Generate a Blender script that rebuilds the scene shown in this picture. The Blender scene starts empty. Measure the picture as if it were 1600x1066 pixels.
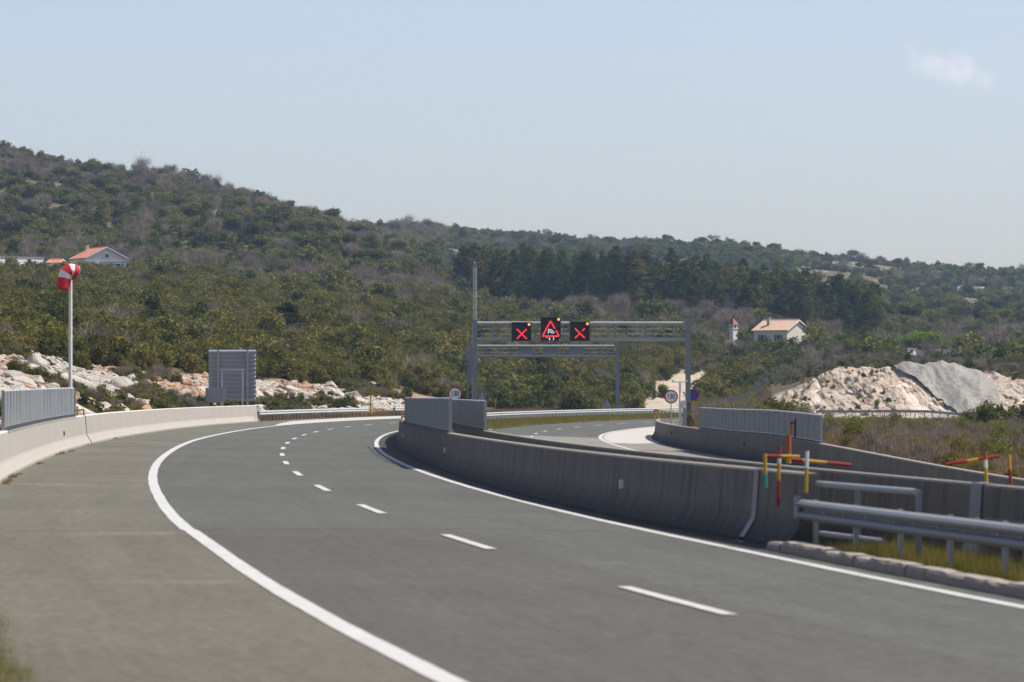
import bpy, bmesh, math, random
import numpy as np
from mathutils import Vector, Matrix
R = math.radians
random.seed(7); rng = np.random.RandomState(11)
sc = bpy.context.scene
col = sc.collection
# ------------------------------------------------------------------ camera, sky, sun
F, CX, YH, H = 6440.0, 800.0, 614.0, 2.27      # focal length in photo pixels, optical centre, horizon row, eye height
cd = bpy.data.cameras.new('camera'); cam = bpy.data.objects.new('camera', cd); col.objects.link(cam)
cd.sensor_width = 36; cd.lens = 36 * F / 1600
cam.location = (0, 0, H); cam.rotation_euler = (R(90) + math.atan((YH - 533) / F), 0, 0)
cd.clip_start = .5; cd.clip_end = 20000
cd.dof.use_dof = True; cd.dof.focus_distance = 420; cd.dof.aperture_fstop = 3.5
sc.camera = cam
SUN_AZ, SUN_EL = R(80), R(57)                   # clockwise from the view direction
world = bpy.data.worlds.new('World'); sc.world = world; world.use_nodes = True
sund = bpy.data.lights.new('sun', 'SUN'); sun = bpy.data.objects.new('sun', sund); col.objects.link(sun)
sund.energy = 5.0; sund.angle = R(.53); sund.color = (1, .945, .86)
sv = Vector((math.sin(SUN_AZ) * math.cos(SUN_EL), math.cos(SUN_AZ) * math.cos(SUN_EL), math.sin(SUN_EL)))
sun.rotation_euler = sv.to_track_quat('Z', 'Y').to_euler()
sun.location = (60, 30, 80)
sc.view_settings.view_transform = 'Standard'; sc.view_settings.look = 'None'
sc.view_settings.exposure = 0.52; sc.view_settings.gamma = 1
sc.view_settings.use_curve_mapping = False
sc.render.engine = 'CYCLES'
sc.cycles.max_bounces = 5; sc.cycles.diffuse_bounces = 2; sc.cycles.volume_bounces = 0
sc.cycles.use_denoising = True

class NT:
    def __init__(s, t): s.t = t; s.n = t.nodes; s.l = t.links
    def node(s, ty, ins=None, **kw):
        n = s.n.new(ty)
        for k, v in kw.items(): setattr(n, k, v)
        for k, v in (ins or {}).items():
            if isinstance(v, bpy.types.NodeSocket): s.l.new(v, n.inputs[k])
            else: n.inputs[k].default_value = v
        return n
    def math(s, op, a, b=0.0, c=False):
        n = s.node('ShaderNodeMath', {0: a, 1: b}, operation=op); n.use_clamp = c; return n.outputs[0]
    def mix(s, f, a, b, mode='MIX'):
        n = s.node('ShaderNodeMix', data_type='RGBA', blend_type=mode)
        for k, v in ((0, f), (6, a), (7, b)):
            if isinstance(v, bpy.types.NodeSocket): s.l.new(v, n.inputs[k])
            else: n.inputs[k].default_value = v if k == 0 else (tuple(v) + (1,))[:4]
        return n.outputs[2]
    def noise(s, vec, scale, detail=4, rough=.55, dist=0):
        return s.node('ShaderNodeTexNoise', {'Vector': vec, 'Scale': scale, 'Detail': detail, 'Roughness': rough, 'Distortion': dist}).outputs[0]
    def ramp(s, fac, *stops):
        n = s.node('ShaderNodeValToRGB', {0: fac}); e = n.color_ramp.elements
        while len(e) < len(stops): e.new(.5)
        for i, (p, c) in enumerate(stops):
            e[i].position = p; e[i].color = (tuple(c) + (1,))[:4] if hasattr(c, '__len__') else (c, c, c, 1)
        return n.outputs[0]
    def maprange(s, v, a, b, c=0, d=1):
        return s.node('ShaderNodeMapRange', {0: v, 1: a, 2: b, 3: c, 4: d}).outputs[0]

w = NT(world.node_tree); w.n.clear()
sky = w.node('ShaderNodeTexSky', sky_type='NISHITA', sun_disc=False, sun_elevation=SUN_EL, sun_rotation=SUN_AZ,
             altitude=200, air_density=1.0, dust_density=1.2, ozone_density=4.0)
tc = w.node('ShaderNodeTexCoord')
# one small ragged cloud in the sky, placed by direction
cdir = Vector(((1486 - CX) / F, 1, (YH - 106) / F)).normalized()
sub = w.node('ShaderNodeVectorMath', {0: tc.outputs['Generated'], 1: tuple(cdir)}, operation='SUBTRACT')
sep = w.node('ShaderNodeSeparateXYZ', {0: sub.outputs[0]})
ex = w.math('MULTIPLY', w.math('SUBTRACT', sep.outputs[0], w.math('MULTIPLY', sep.outputs[2], -.55)), 1 / .0125)
ez = w.math('MULTIPLY', w.math('ADD', sep.outputs[2], w.math('MULTIPLY', sep.outputs[0], .18)), 1 / .0052)
r2 = w.math('ADD', w.math('MULTIPLY', ex, ex), w.math('MULTIPLY', ez, ez))
cn = w.noise(tc.outputs['Generated'], 190, 6, .62)
dens = w.math('SUBTRACT', w.math('ADD', w.math('SUBTRACT', 1.0, r2), w.math('MULTIPLY', w.math('SUBTRACT', cn, .5), 3.0)), .35)
ysel = w.math('GREATER_THAN', w.node('ShaderNodeSeparateXYZ', {0: tc.outputs['Generated']}).outputs[1], 0.0)
cl = w.math('MULTIPLY', w.math('MULTIPLY', w.maprange(dens, 0, 1.6), .62), ysel)
hs = w.node('ShaderNodeHueSaturation', {'Saturation': .78, 'Color': sky.outputs[0]}); bal = w.mix(1.0, hs.outputs[0], (1.045, .962, .972), 'MULTIPLY'); skyc = w.mix(cl, bal, (7.2, 6.6, 6.9))
bg = w.node('ShaderNodeBackground', {'Color': skyc, 'Strength': .105})
w.l.new(bg.outputs[0], w.node('ShaderNodeOutputWorld').inputs[0])

# ------------------------------------------------------------------ helpers
def tag(o, label=None, cat=None, group=None, kind=None):
    if label: o['label'] = label
    if cat: o['category'] = cat
    if group: o['group'] = group
    if kind: o['kind'] = kind
    return o
def empty(name, loc, label=None, cat=None, group=None, rz=0):
    o = bpy.data.objects.new(name, None); col.objects.link(o); o.location = loc; o.rotation_euler.z = rz
    return tag(o, label, cat, group)
def copy_tree(o, parent=None):
    c = o.copy(); col.objects.link(c); c.parent = parent
    for ch in list(o.children): copy_tree(ch, c)
    return c
class MB:
    def __init__(s): s.v = []; s.f = []; s.m = []; s.sm = []
    def add(s, vs, fs, mi=0, smooth=False):
        b = len(s.v); s.v += [tuple(v) for v in vs]
        for f in fs: s.f.append([b + i for i in f]); s.m.append(mi); s.sm.append(smooth)
        return s
    def box(s, c, size, rz=0, mi=0, ry=0):
        x, y, z = [k / 2 for k in size]; M = Matrix.Rotation(rz, 3, 'Z') @ Matrix.Rotation(ry, 3, 'Y'); c = Vector(c)
        vs = [c + M @ Vector((a * x, b * y, d * z)) for a in (-1, 1) for b in (-1, 1) for d in (-1, 1)]
        return s.add(vs, [(0, 1, 3, 2), (4, 6, 7, 5), (0, 4, 5, 1), (2, 3, 7, 6), (0, 2, 6, 4), (1, 5, 7, 3)], mi)
    def tube(s, path, r, n=6, mi=0, smooth=True, cap=True):
        path = [Vector(p) for p in path]; rs = r if hasattr(r, '__len__') else [r] * len(path); rings = []
        for i, p in enumerate(path):
            t = (path[min(i + 1, len(path) - 1)] - path[max(i - 1, 0)]).normalized()
            u = t.cross(Vector((0, 0, 1)) if abs(t.z) < .9 else Vector((1, 0, 0))).normalized(); q = t.cross(u)
            rings.append([p + rs[i] * (math.cos(k * 2 * math.pi / n) * u + math.sin(k * 2 * math.pi / n) * q) for k in range(n)])
        vs = [v for g in rings for v in g]
        fs = [(i * n + k, i * n + (k + 1) % n, (i + 1) * n + (k + 1) % n, (i + 1) * n + k) for i in range(len(path) - 1) for k in range(n)]
        s.add(vs, fs, mi, smooth)
        if cap: s.add(rings[0], [tuple(range(n))[::-1]], mi); s.add(rings[-1], [tuple(range(n))], mi)
        return s
    def bar(s, a, b, wd, th, mi=0):
        a, b = Vector(a), Vector(b); t = b - a; L = t.length; t.normalize()
        u = t.cross(Vector((0, 1, 0)) if abs(t.y) < .9 else Vector((0, 0, 1))).normalized(); q = t.cross(u)
        vs = [p + i * wd / 2 * u + j * th / 2 * q for p in (a, b) for i in (-1, 1) for j in (-1, 1)]
        return s.add(vs, [(0, 1, 3, 2), (4, 6, 7, 5), (0, 4, 5, 1), (2, 3, 7, 6), (0, 2, 6, 4), (1, 5, 7, 3)], mi)
    def strip(s, secs, mi=0, closed=False, smooth=False, caps=True):
        n = len(secs[0]); vs = [p for q in secs for p in q]; K = n if closed else n - 1
        fs = [(i * n + k, (i + 1) * n + k, (i + 1) * n + (k + 1) % n, i * n + (k + 1) % n) for i in range(len(secs) - 1) for k in range(K)]
        s.add(vs, fs, mi, smooth)
        if closed and caps: s.add(secs[0], [tuple(range(n))], mi); s.add(secs[-1], [tuple(range(n))[::-1]], mi)
        return s
    def mesh(s, name, mats):
        me = bpy.data.meshes.new(name); me.from_pydata(s.v, [], s.f)
        for m in (mats if isinstance(mats, (list, tuple)) else [mats]): me.materials.append(m)
        me.polygons.foreach_set('material_index', s.m); me.polygons.foreach_set('use_smooth', s.sm); me.update()
        return me
    def build(s, name, mats, parent=None, loc=None):
        o = bpy.data.objects.new(name, s.mesh(name, mats)); col.objects.link(o); o.parent = parent
        if loc: o.location = loc
        return o
def link(name, me, parent=None, loc=(0, 0, 0), rz=0, sc_=1):
    o = bpy.data.objects.new(name, me); col.objects.link(o); o.parent = parent; o.location = loc; o.rotation_euler = (0, 0, rz)
    o.scale = (sc_,) * 3 if not hasattr(sc_, '__len__') else sc_
    return o
def at(x, y, D):  # the point at depth D on the sight line of photo pixel (x, y)
    return Vector(((x - CX) / F * D, D, H + (YH - y) / F * D))

# ------------------------------------------------------------------ materials
def material(name, rough=.8, metal=0.0, spec=.3):
    m = bpy.data.materials.new(name); m.use_nodes = True; t = NT(m.node_tree); t.n.clear()
    b = t.node('ShaderNodeBsdfPrincipled', {'Roughness': rough, 'Metallic': metal, 'Specular IOR Level': spec})
    t.l.new(b.outputs[0], t.node('ShaderNodeOutputMaterial').inputs[0])
    return m, t, b
def bump(t, b, h, strength=.4, dist=.05):
    t.l.new(t.node('ShaderNodeBump', {'Height': h, 'Strength': strength, 'Distance': dist}).outputs[0], b.inputs['Normal'])
def plain(name, c, rough=.6, metal=0.0, var=.12, scale=3.0, spec=.3):
    c = [k * .82 for k in c]
    m, t, b = material(name, rough, metal, spec); g = t.node('ShaderNodeTexCoord').outputs['Object']
    f = t.noise(g, scale, 5, .6)
    t.l.new(t.mix(f, [k * (1 - var) for k in c], [min(1, k * (1 + var)) for k in c]), b.inputs['Base Color']); return m
def emit(name, c, s):
    m, t, b = material(name); b.inputs['Base Color'].default_value = (*[k * .5 for k in c], 1)
    b.inputs['Emission Color'].default_value = (*c, 1); b.inputs['Emission Strength'].default_value = s; return m
def asphalt(name, c1, c2, stain):
    c1 = [k * .87 for k in c1]; c2 = [k * .87 for k in c2]
    m, t, b = material(name, .85, 0, .25); g = t.node('ShaderNodeTexCoord').outputs['Object']
    uv = t.node('ShaderNodeUVMap', uv_map='road').outputs[0]
    st = t.node('ShaderNodeMapping', {0: uv, 3: (1, .05, 1)}).outputs[0]
    cr = t.node('ShaderNodeMapping', {0: uv, 3: (.26, .95, 1)}).outputs[0]
    big = t.noise(g, .09, 5, .6); base = t.mix(t.maprange(big, .3, .7), c1, c2)
    lanes = t.noise(st, 1.5, 4, .6)
    base = t.mix(t.math('MULTIPLY', t.maprange(lanes, .42, .7), .35), base, [k * 1.3 for k in c2])
    cross = t.noise(cr, .33, 3, .5)
    base = t.mix(t.math('MULTIPLY', t.math('MULTIPLY', t.maprange(cross, .58, .76), stain), t.maprange(t.noise(uv, .45, 3, .6), .42, .66)), base, (.24, .235, .22))
    fine = t.noise(g, 9, 3, .8)
    base = t.mix(t.maprange(fine, .25, .75), t.mix(1.0, base, (.66, .66, .66), 'MULTIPLY'), t.mix(1.0, base, (1.34, 1.34, 1.34), 'MULTIPLY'))
    mott = t.noise(g, 3.4, 5, .8); base = t.mix(t.maprange(mott, .3, .7), t.mix(1.0, base, (.78, .78, .78), 'MULTIPLY'), t.mix(1.0, base, (1.23, 1.22, 1.19), 'MULTIPLY'))
    wear = t.noise(t.node('ShaderNodeMapping', {0: uv, 3: (7.5, .8, 1)}).outputs[0], 1.0, 4, .8)
    base = t.mix(t.maprange(wear, .3, .7), t.mix(1.0, base, (.86, .86, .86), 'MULTIPLY'), t.mix(1.0, base, (1.14, 1.14, 1.13), 'MULTIPLY'))
    grit = t.noise(g, 60, 2, .7)
    base = t.mix(t.maprange(grit, .58, .72), base, t.mix(1.0, base, (1.5, 1.5, 1.45), 'MULTIPLY'))
    t.l.new(base, b.inputs['Base Color']); bump(t, b, t.noise(g, 45, 3, .7), .5, .01); return m
M = {}
M['asph_far'] = asphalt('green_grey_asphalt', (.066, .069, .060), (.082, .084, .072), .34)
M['asph_near'] = asphalt('brown_grey_asphalt', (.066, .061, .054), (.080, .073, .065), .08)
M['asph_sh_far'] = asphalt('shoulder_asphalt', (.092, .087, .066), (.114, .107, .083), .62)
M['asph_sh_near'] = asphalt('dusty_shoulder_asphalt', (.094, .084, .062), (.116, .103, .078), .42)
M['asph_opp'] = asphalt('pale_worn_asphalt', (.155, .145, .125), (.195, .182, .158), .35)
M['patch'] = plain('concrete_pavement', (.46, .43, .385), .9, 0, .12, .6)
M['tar'] = plain('tar_joint', (.035, .035, .035), .7)
def concrete(name, c, stain=.5, dirt=(.036, .036, .037)):
    c = [k * .80 for k in c]
    m, t, b = material(name, .92, 0, .15); g = t.node('ShaderNodeTexCoord').outputs['Object']
    uv = t.node('ShaderNodeUVMap', uv_map='road').outputs[0]
    sxy = t.node('ShaderNodeSeparateXYZ', {0: uv})
    base = t.mix(t.noise(g, .5, 5, .6), [k * .86 for k in c], [k * 1.12 for k in c])
    vv = t.node('ShaderNodeCombineXYZ', {0: t.math('MULTIPLY', sxy.outputs[1], 3.1), 1: t.math('MULTIPLY', sxy.outputs[0], .35), 2: 0.0}).outputs[0]
    run = t.noise(vv, 1.0, 6, .7)                                      # rain streaks down the face
    base = t.mix(t.math('MULTIPLY', t.maprange(run, .47, .72), stain), base, dirt)
    low = t.math('MULTIPLY', t.maprange(t.math('ADD', sxy.outputs[0], t.math('MULTIPLY', t.math('SUBTRACT', t.noise(vv, .6, 4, .6), .5), .5)), .55, .15), min(1.0, stain * 1.35))
    base = t.mix(low, base, [k * 1.1 for k in dirt])                    # tyre and road dirt on the toe, deepened with painted shade
    base = t.mix(t.math('MULTIPLY', t.maprange(t.noise(g, 6, 4, .7), .55, .75), .3), base, dirt)
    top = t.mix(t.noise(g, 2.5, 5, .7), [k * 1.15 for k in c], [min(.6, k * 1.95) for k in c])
    base = t.mix(t.maprange(sxy.outputs[0], 1.105, 1.13), base, top)  # sunlit look of the barrier top put into a paler colour
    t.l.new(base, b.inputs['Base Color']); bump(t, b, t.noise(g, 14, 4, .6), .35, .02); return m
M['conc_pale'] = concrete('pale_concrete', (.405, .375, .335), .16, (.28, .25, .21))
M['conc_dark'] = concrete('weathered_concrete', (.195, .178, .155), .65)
M['conc_top'] = plain('concrete_coping', (.40, .385, .36), .9, 0, .25, 1.2)
M['kerb'] = plain('kerb_concrete', (.31, .265, .23), .95, 0, .4, 1.7)
m, t, b = material('white_road_paint', .7); g = t.node('ShaderNodeTexCoord').outputs['Object']
pc_ = t.mix(t.noise(g, 1.1, 5, .7), (.37, .365, .345), (.455, .45, .435))
pc_ = t.mix(t.math('MULTIPLY', t.maprange(t.noise(g, 7, 6, .75), .54, .68), .65), pc_, (.16, .155, .14))
t.l.new(t.mix(t.math('MULTIPLY', t.maprange(t.noise(g, .5, 4, .7), .5, .7), .25), pc_, (.25, .24, .22)), b.inputs['Base Color']); M['paint'] = m
M['galv'] = plain('galvanised_steel', (.36, .375, .385), .5, .25, .18, 1.2)
M['sign_back'] = plain('aluminium_sign_back', (.34, .385, .43), .55, .05, .12, 1.0)
M['galv_bright'] = plain('bright_galvanised_steel', (.52, .53, .53), .45, .15, .12, .8)
M['galv_dull'] = plain('dull_galvanised_steel', (.24, .255, .27), .6, .1, .2, 1.0)
M['gantry'] = plain('gantry_steel', (.22, .25, .28), .55, .15, .18, .8)
M['screen'] = plain('perforated_steel', (.27, .285, .295), .55, .1, .22, 1.5)
M['mesh_wire'] = plain('fence_wire', (.22, .25, .25), .6, .4)
M['white_metal'] = plain('white_painted_steel', (.78, .78, .76), .5)
M['black'] = plain('black_cabinet_paint', (.018, .02, .022), .55)
M['red'] = plain('red_paint', (.30, .028, .022), .55)
M['orange'] = plain('orange_paint', (.44, .085, .02), .55)
M['yellow'] = plain('yellow_paint', (.52, .31, .02), .55)
M['teal'] = plain('teal_paint', (.02, .30, .24), .55)
M['white'] = plain('white_reflective_sheet', (.80, .80, .80), .5, 0, .04)
M['sign_red'] = plain('red_reflective_sheet', (.42, .015, .03), .5, 0, .05)
M['sign_blue'] = plain('blue_reflective_sheet', (.01, .06, .42), .5, 0, .05)
M['ink'] = plain('black_sign_print', (.015, .015, .015), .6)
M['led_red'] = emit('red_led', (1.0, .03, .05), .75)
M['led_white'] = emit('white_led', (.85, .85, 1.0), .8)
M['led_amber'] = emit('amber_lamp', (1.0, .40, .05), .95)
M['sock_red'] = plain('red_windsock_cloth', (.62, .015, .03), .8, 0, .1, 4)
M['sock_white'] = plain('white_windsock_cloth', (.82, .80, .80), .8, 0, .04, 4)
M['stucco_grey'] = plain('grey_render', (.72, .73, .71), .9, 0, .1, .8)
M['stucco_cream'] = plain('cream_render', (.72, .66, .55), .9, 0, .08, .8)
M['stone_wall'] = plain('rubble_stone_wall', (.42, .39, .35), .95, 0, .35, 2.0)
M['rusty'] = plain('rusty_stained_steel', (.15, .115, .085), .9, 0, .5, 2.5)
M['shutter'] = plain('teal_shutter_paint', (.02, .20, .26), .6)
M['glass'] = plain('dark_window_glass', (.03, .035, .04), .15, 0, .1, 1, .5)
M['bark'] = plain('pine_bark', (.10, .075, .06), .95, 0, .4, 3)
M['bark_pale'] = plain('pale_grey_bark', (.30, .28, .26), .95, 0, .3, 3)
def tiles(name, c):
    m, t, b = material(name, .85); g = t.node('ShaderNodeTexCoord').outputs['Object']
    t.l.new(t.mix(t.noise(g, 2.2, 5, .75), [k * .6 for k in c], [min(1, k * 1.35) for k in c]), b.inputs['Base Color']); return m
M['tiles'] = tiles('clay_roof_tiles', (.50, .20, .12)); M['tiles_pale'] = tiles('faded_clay_roof_tiles', (.50, .33, .24))
def leafmat(name, stops, trans=.25, hue=None):
    m = bpy.data.materials.new(name); m.use_nodes = True; t = NT(m.node_tree); t.n.clear()
    rnd = t.node('ShaderNodeObjectInfo').outputs['Random']; isl = t.node('ShaderNodeNewGeometry').outputs['Random Per Island']
    k = t.math('ADD', t.math('MULTIPLY', rnd, .72), t.math('MULTIPLY', isl, .28))
    c = t.ramp(k, *stops)
    a = t.node('ShaderNodeBsdfDiffuse', {'Color': c}); tr = t.node('ShaderNodeBsdfTranslucent', {'Color': c})
    mx = t.node('ShaderNodeMixShader', {0: trans, 1: a.outputs[0], 2: tr.outputs[0]})
    t.l.new(mx.outputs[0], t.node('ShaderNodeOutputMaterial').inputs[0]); return m
M['leaf_macchia'] = leafmat('macchia_leaves', [(0, (.050, .054, .014)), (.3, (.094, .096, .023)), (.55, (.140, .130, .033)), (.8, (.182, .158, .046)), (1, (.22, .175, .066))])
M['leaf_hill'] = leafmat('hill_shrub_leaves', [(0, (.040, .052, .017)), (.4, (.088, .098, .028)), (.7, (.142, .144, .038)), (1, (.21, .19, .060))])
M['leaf_pine'] = leafmat('pine_needles', [(0, (.026, .040, .013)), (.5, (.078, .088, .020)), (1, (.18, .155, .030))], .25)
M['leaf_bud'] = leafmat('budding_leaves', [(0, (.11, .125, .025)), (.5, (.16, .16, .035)), (1, (.20, .17, .05))], .35)
M['leaf_green'] = leafmat('fresh_green_leaves', [(0, (.075, .125, .018)), (.5, (.11, .17, .022)), (1, (.16, .22, .03))], .35)
M['twig'] = leafmat('bare_twigs', [(0, (.125, .105, .085)), (.5, (.205, .168, .138)), (1, (.29, .235, .18))], .1)
M['dry'] = leafmat('dry_stalks', [(0, (.16, .105, .055)), (.5, (.23, .155, .085)), (1, (.32, .24, .14))], .2)
M['grass'] = leafmat('spring_grass', [(0, (.095, .11, .022)), (.45, (.17, .165, .035)), (.75, (.28, .21, .07)), (1, (.36, .26, .12))], .3)
def rockmat(name, c, rust, amt):
    m, t, b = material(name, .95, 0, .1); g = t.node('ShaderNodeTexCoord').outputs['Object']
    rnd = t.node('ShaderNodeObjectInfo').outputs['Random']
    base = t.mix(t.noise(g, 1.6, 6, .65), [k * .62 for k in c], [min(.85, k * 1.15) for k in c])
    base = t.mix(t.math('MULTIPLY', t.maprange(t.noise(g, .7, 5, .6), .5, .68), amt), base, rust)
    base = t.mix(t.maprange(t.noise(g, 3.1, 5, .7), .6, .74), base, [k * .38 for k in c])
    base = t.mix(t.math('MULTIPLY', t.math('GREATER_THAN', rnd, .84), .4), base, rust)
    t.l.new(base, b.inputs['Base Color']); bump(t, b, t.noise(g, 4, 6, .7), .7, .15); return m
M['rock'] = rockmat('limestone', (.45, .42, .37), (.36, .21, .12), .5)
M['rock_rust'] = rockmat('rusty_limestone', (.42, .30, .21), (.38, .17, .075), .8)

# ------------------------------------------------------------------ road geometry
CO = [5.19843489e-09, -3.47775417e-06, 1.12972230e-03, -2.33071611e-01, 1.02861200e+01]
pl = [(np.polyval(CO, y) if y > 0 else CO[4] + CO[3] * y, y) for y in np.arange(-120, 300.01, 1.0)]
hd = math.atan2(pl[-1][0] - pl[-2][0], pl[-1][1] - pl[-2][1]); x, y = pl[-1]
for k in range(260):
    hd += 1.0 / 760; x += math.sin(hd); y += math.cos(hd); pl.append((x, y))
PL = np.array(pl); TS = np.arange(len(PL)) - 120.0                 # station: about metres from the eye
TG = np.gradient(PL, axis=0); TG /= np.linalg.norm(TG, axis=1)[:, None]
def smooth(a): a = np.clip(a, 0, 1); return a * a * (3 - 2 * a)
def road_z(t, d):
    t = np.asarray(t, float); d = np.asarray(d, float)
    sl = .035 * smooth((t - 60) / 140); sr = .018 + .017 * smooth((t - 60) / 140)
    ex = 1.0 * (1 - smooth((t - 95) / 85))
    return np.where(d < 0, -sl * d, -sr * d - ex * np.clip((d - 6) / 11, 0, 1))
def rp(t, d, dz=0.0):
    x = np.interp(t, TS, PL[:, 0]); y = np.interp(t, TS, PL[:, 1]); tx = np.interp(t, TS, TG[:, 0]); ty = np.interp(t, TS, TG[:, 1])
    return Vector((x + ty * d, y - tx * d, float(road_z(t, d)) + dz))
def road_rz(t):
    return -math.atan2(np.interp(t, TS, TG[:, 0]), np.interp(t, TS, TG[:, 1]))
def locate(X, Y):   # station and signed offset from the lane line
    X = np.asarray(X, float).ravel(); Y = np.asarray(Y, float).ravel(); T = np.empty(len(X)); D = np.empty(len(X))
    for a in range(0, len(X), 4000):
        dx = X[a:a + 4000, None] - PL[None, ::2, 0]; dy = Y[a:a + 4000, None] - PL[None, ::2, 1]
        i = np.argmin(dx * dx + dy * dy, axis=1); r = np.arange(len(i)); j = i * 2
        T[a:a + 4000] = TS[j] + dx[r, i] * TG[j, 0] + dy[r, i] * TG[j, 1]
        D[a:a + 4000] = dx[r, i] * TG[j, 1] - dy[r, i] * TG[j, 0]
    return T, D
o_left = lambda t: float(np.interp(t, [20, 33, 60, 90, 130, 180, 220, 300], [-4.4, -4.28, -4.0, -3.96, -4.08, -4.15, -4.0, -4.0]))
o_right = lambda t: float(np.interp(t, [30, 45, 60, 80, 150, 220], [3.6, 3.72, 3.85, 3.82, 3.98, 4.1]))
o_med = lambda t: float(np.interp(t, [30, 60, 75, 90, 150, 220], [4.65, 4.68, 4.42, 4.36, 4.86, 4.98]))
o_lbar = lambda t: float(np.interp(t, [90, 150, 200, 280], [-7.75, -7.72, -7.4, -7.3]))
R_BAR, M2 = 20.3, 7.0

# ------------------------------------------------------------------ terrain
COLS = {
 -900: [(40, -.4), (97, .3), (200, 3), (300, 6.5), (600, 20), (850, 32), (1300, 88), (1700, 80), (2500, 40)],
 0: [(40, -.1), (97, .35), (150, .6), (185, 1.3), (240, 3.2), (300, 5.4), (400, 8.6), (600, 17), (830, 26.6), (900, 31), (1080, 52), (1300, 78), (1500, 78), (2000, 60), (2500, 30)],
 200: [(60, 0), (200, .4), (255, 1.0), (290, 2.2), (330, 4), (420, 7.3), (600, 15.5), (830, 26), (900, 30), (1080, 48), (1300, 70), (1500, 70), (2000, 60), (2500, 30)],
 400: [(60, 0), (320, .5), (345, 1.2), (380, 3), (430, 5.2), (600, 14), (850, 25.5), (1080, 44), (1300, 64), (1550, 67), (1900, 70), (2500, 30)],
 300: [(60, 0), (262, .45), (300, 1.1), (335, 2.6), (380, 4.6), (425, 6.4), (600, 14.8), (830, 25.6), (900, 29.5), (1080, 47.5), (1300, 70.5), (1525, 71), (1950, 65), (2500, 30)],
 500: [(60, 0), (350, .5), (370, 1.2), (400, 2.8), (450, 5.2), (600, 13), (850, 24), (1080, 40), (1260, 56), (1450, 60), (1900, 73), (2500, 30)],
 640: [(60, 0), (385, .4), (410, 1.3), (435, 2.4), (500, 5.6), (700, 15), (850, 22), (1000, 30), (1200, 41), (1900, 77.5), (2500, 30)],
 800: [(60, 0), (430, 0), (455, .3), (475, 1.4), (600, 7.3), (850, 18), (1000, 24), (1100, 27), (1400, 43), (1900, 74), (2500, 30)],
 1000: [(60, -.6), (300, -.6), (430, -.9), (500, 0), (540, 1.9), (700, 9.3), (850, 17), (1000, 24), (1100, 27), (1400, 42), (1900, 70.5), (2500, 30)],
 1100: [(60, -.8), (200, -.6), (260, .2), (300, .3), (360, -.3), (500, -.5), (545, .4), (700, 8), (850, 15), (1000, 21.5), (1300, 35), (1900, 70.5), (2500, 30)],
 1200: [(60, -1), (160, -.6), (220, .15), (300, .1), (470, -1), (510, -.9), (535, 1.0), (560, 2.9), (700, 6.6), (800, 12.5), (1000, 19.5), (1300, 30), (1900, 69), (2500, 30)],
 1300: [(60, -1), (150, -.6), (200, -.05), (470, -1.15), (516, -.9), (540, 4.6), (600, 6), (700, 8), (850, 12.5), (1000, 17.5), (1300, 28), (1900, 65), (2500, 30)],
 1400: [(60, -1), (140, -.7), (180, -.2), (470, -1.15), (516, -.9), (540, 5.6), (600, 6.3), (700, 7.6), (850, 11.6), (1000, 16.5), (1300, 27), (1900, 61.5), (2500, 30)],
 1530: [(60, -1), (130, -.8), (170, -.3), (470, -1.15), (516, -.9), (540, 5.0), (600, 5.8), (700, 7.2), (850, 11), (1000, 15.5), (1300, 26), (1900, 58.5), (2500, 30)],
 1600: [(60, -1), (130, -.8), (170, -.3), (470, -1.15), (516, -.7), (540, 3.6), (600, 5.2), (700, 7), (850, 10.6), (1000, 15), (1300, 25), (1900, 57), (2500, 30)],
 2500: [(60, -1), (170, -.3), (470, -1), (540, 3), (700, 6), (1000, 13), (1300, 22), (1900, 50), (2500, 25)]}
DG = np.concatenate([np.arange(14, 100, 4.), np.arange(100, 600, 4.), np.geomspace(600, 2500, 130)])
XG = np.concatenate([[-6e4, -12000, -5000, -2500, -1400], np.arange(-900, -100, 40.), np.arange(-100, 1700, 10.), np.arange(1700, 2500, 40.), [3200, 5000, 9000, 20000, 6e4]])
ck = sorted(COLS); prof = np.array([np.interp(DG, [a for a, _ in COLS[k]], [b for _, b in COLS[k]]) for k in ck])
ii = np.clip(np.searchsorted(ck, XG) - 1, 0, len(ck) - 2); ckf = np.array(ck, float)
ff = smooth((XG - ckf[ii]) / (ckf[ii + 1] - ckf[ii])) * .4 + np.clip((XG - ckf[ii]) / (ckf[ii + 1] - ckf[ii]), 0, 1) * .6
ZG = prof[ii] * (1 - ff)[:, None] + prof[ii + 1] * ff[:, None]          # [column, depth]
def vnoise(X, Y, seed=0):
    r = np.random.RandomState(seed); tab = r.rand(256, 256); xi = np.floor(X).astype(int); yi = np.floor(Y).astype(int)
    fx = smooth(X - xi); fy = smooth(Y - yi); g = lambda a, b: tab[a % 256, b % 256]
    return (g(xi, yi) * (1 - fx) + g(xi + 1, yi) * fx) * (1 - fy) + (g(xi, yi + 1) * (1 - fx) + g(xi + 1, yi + 1) * fx) * fy
def fbm(X, Y, seed=0, oc=4):
    return sum(vnoise(X * 2 ** k, Y * 2 ** k, seed + k) * .5 ** (k + 1) for k in range(oc)) / (1 - .5 ** oc)
XX = (XG[:, None] - CX) / F * DG[None, :]; YY = np.repeat(DG[None, :], len(XG), 0)
far = smooth((YY - 500) / 700)
ZG = ZG + (fbm(XX / 60, YY / 90, 3) - .5) * 7 * far + (fbm(XX / 9, YY / 9, 8, 3) - .5) * (.25 + 1.0 * smooth((YY - 250) / 300))
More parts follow.
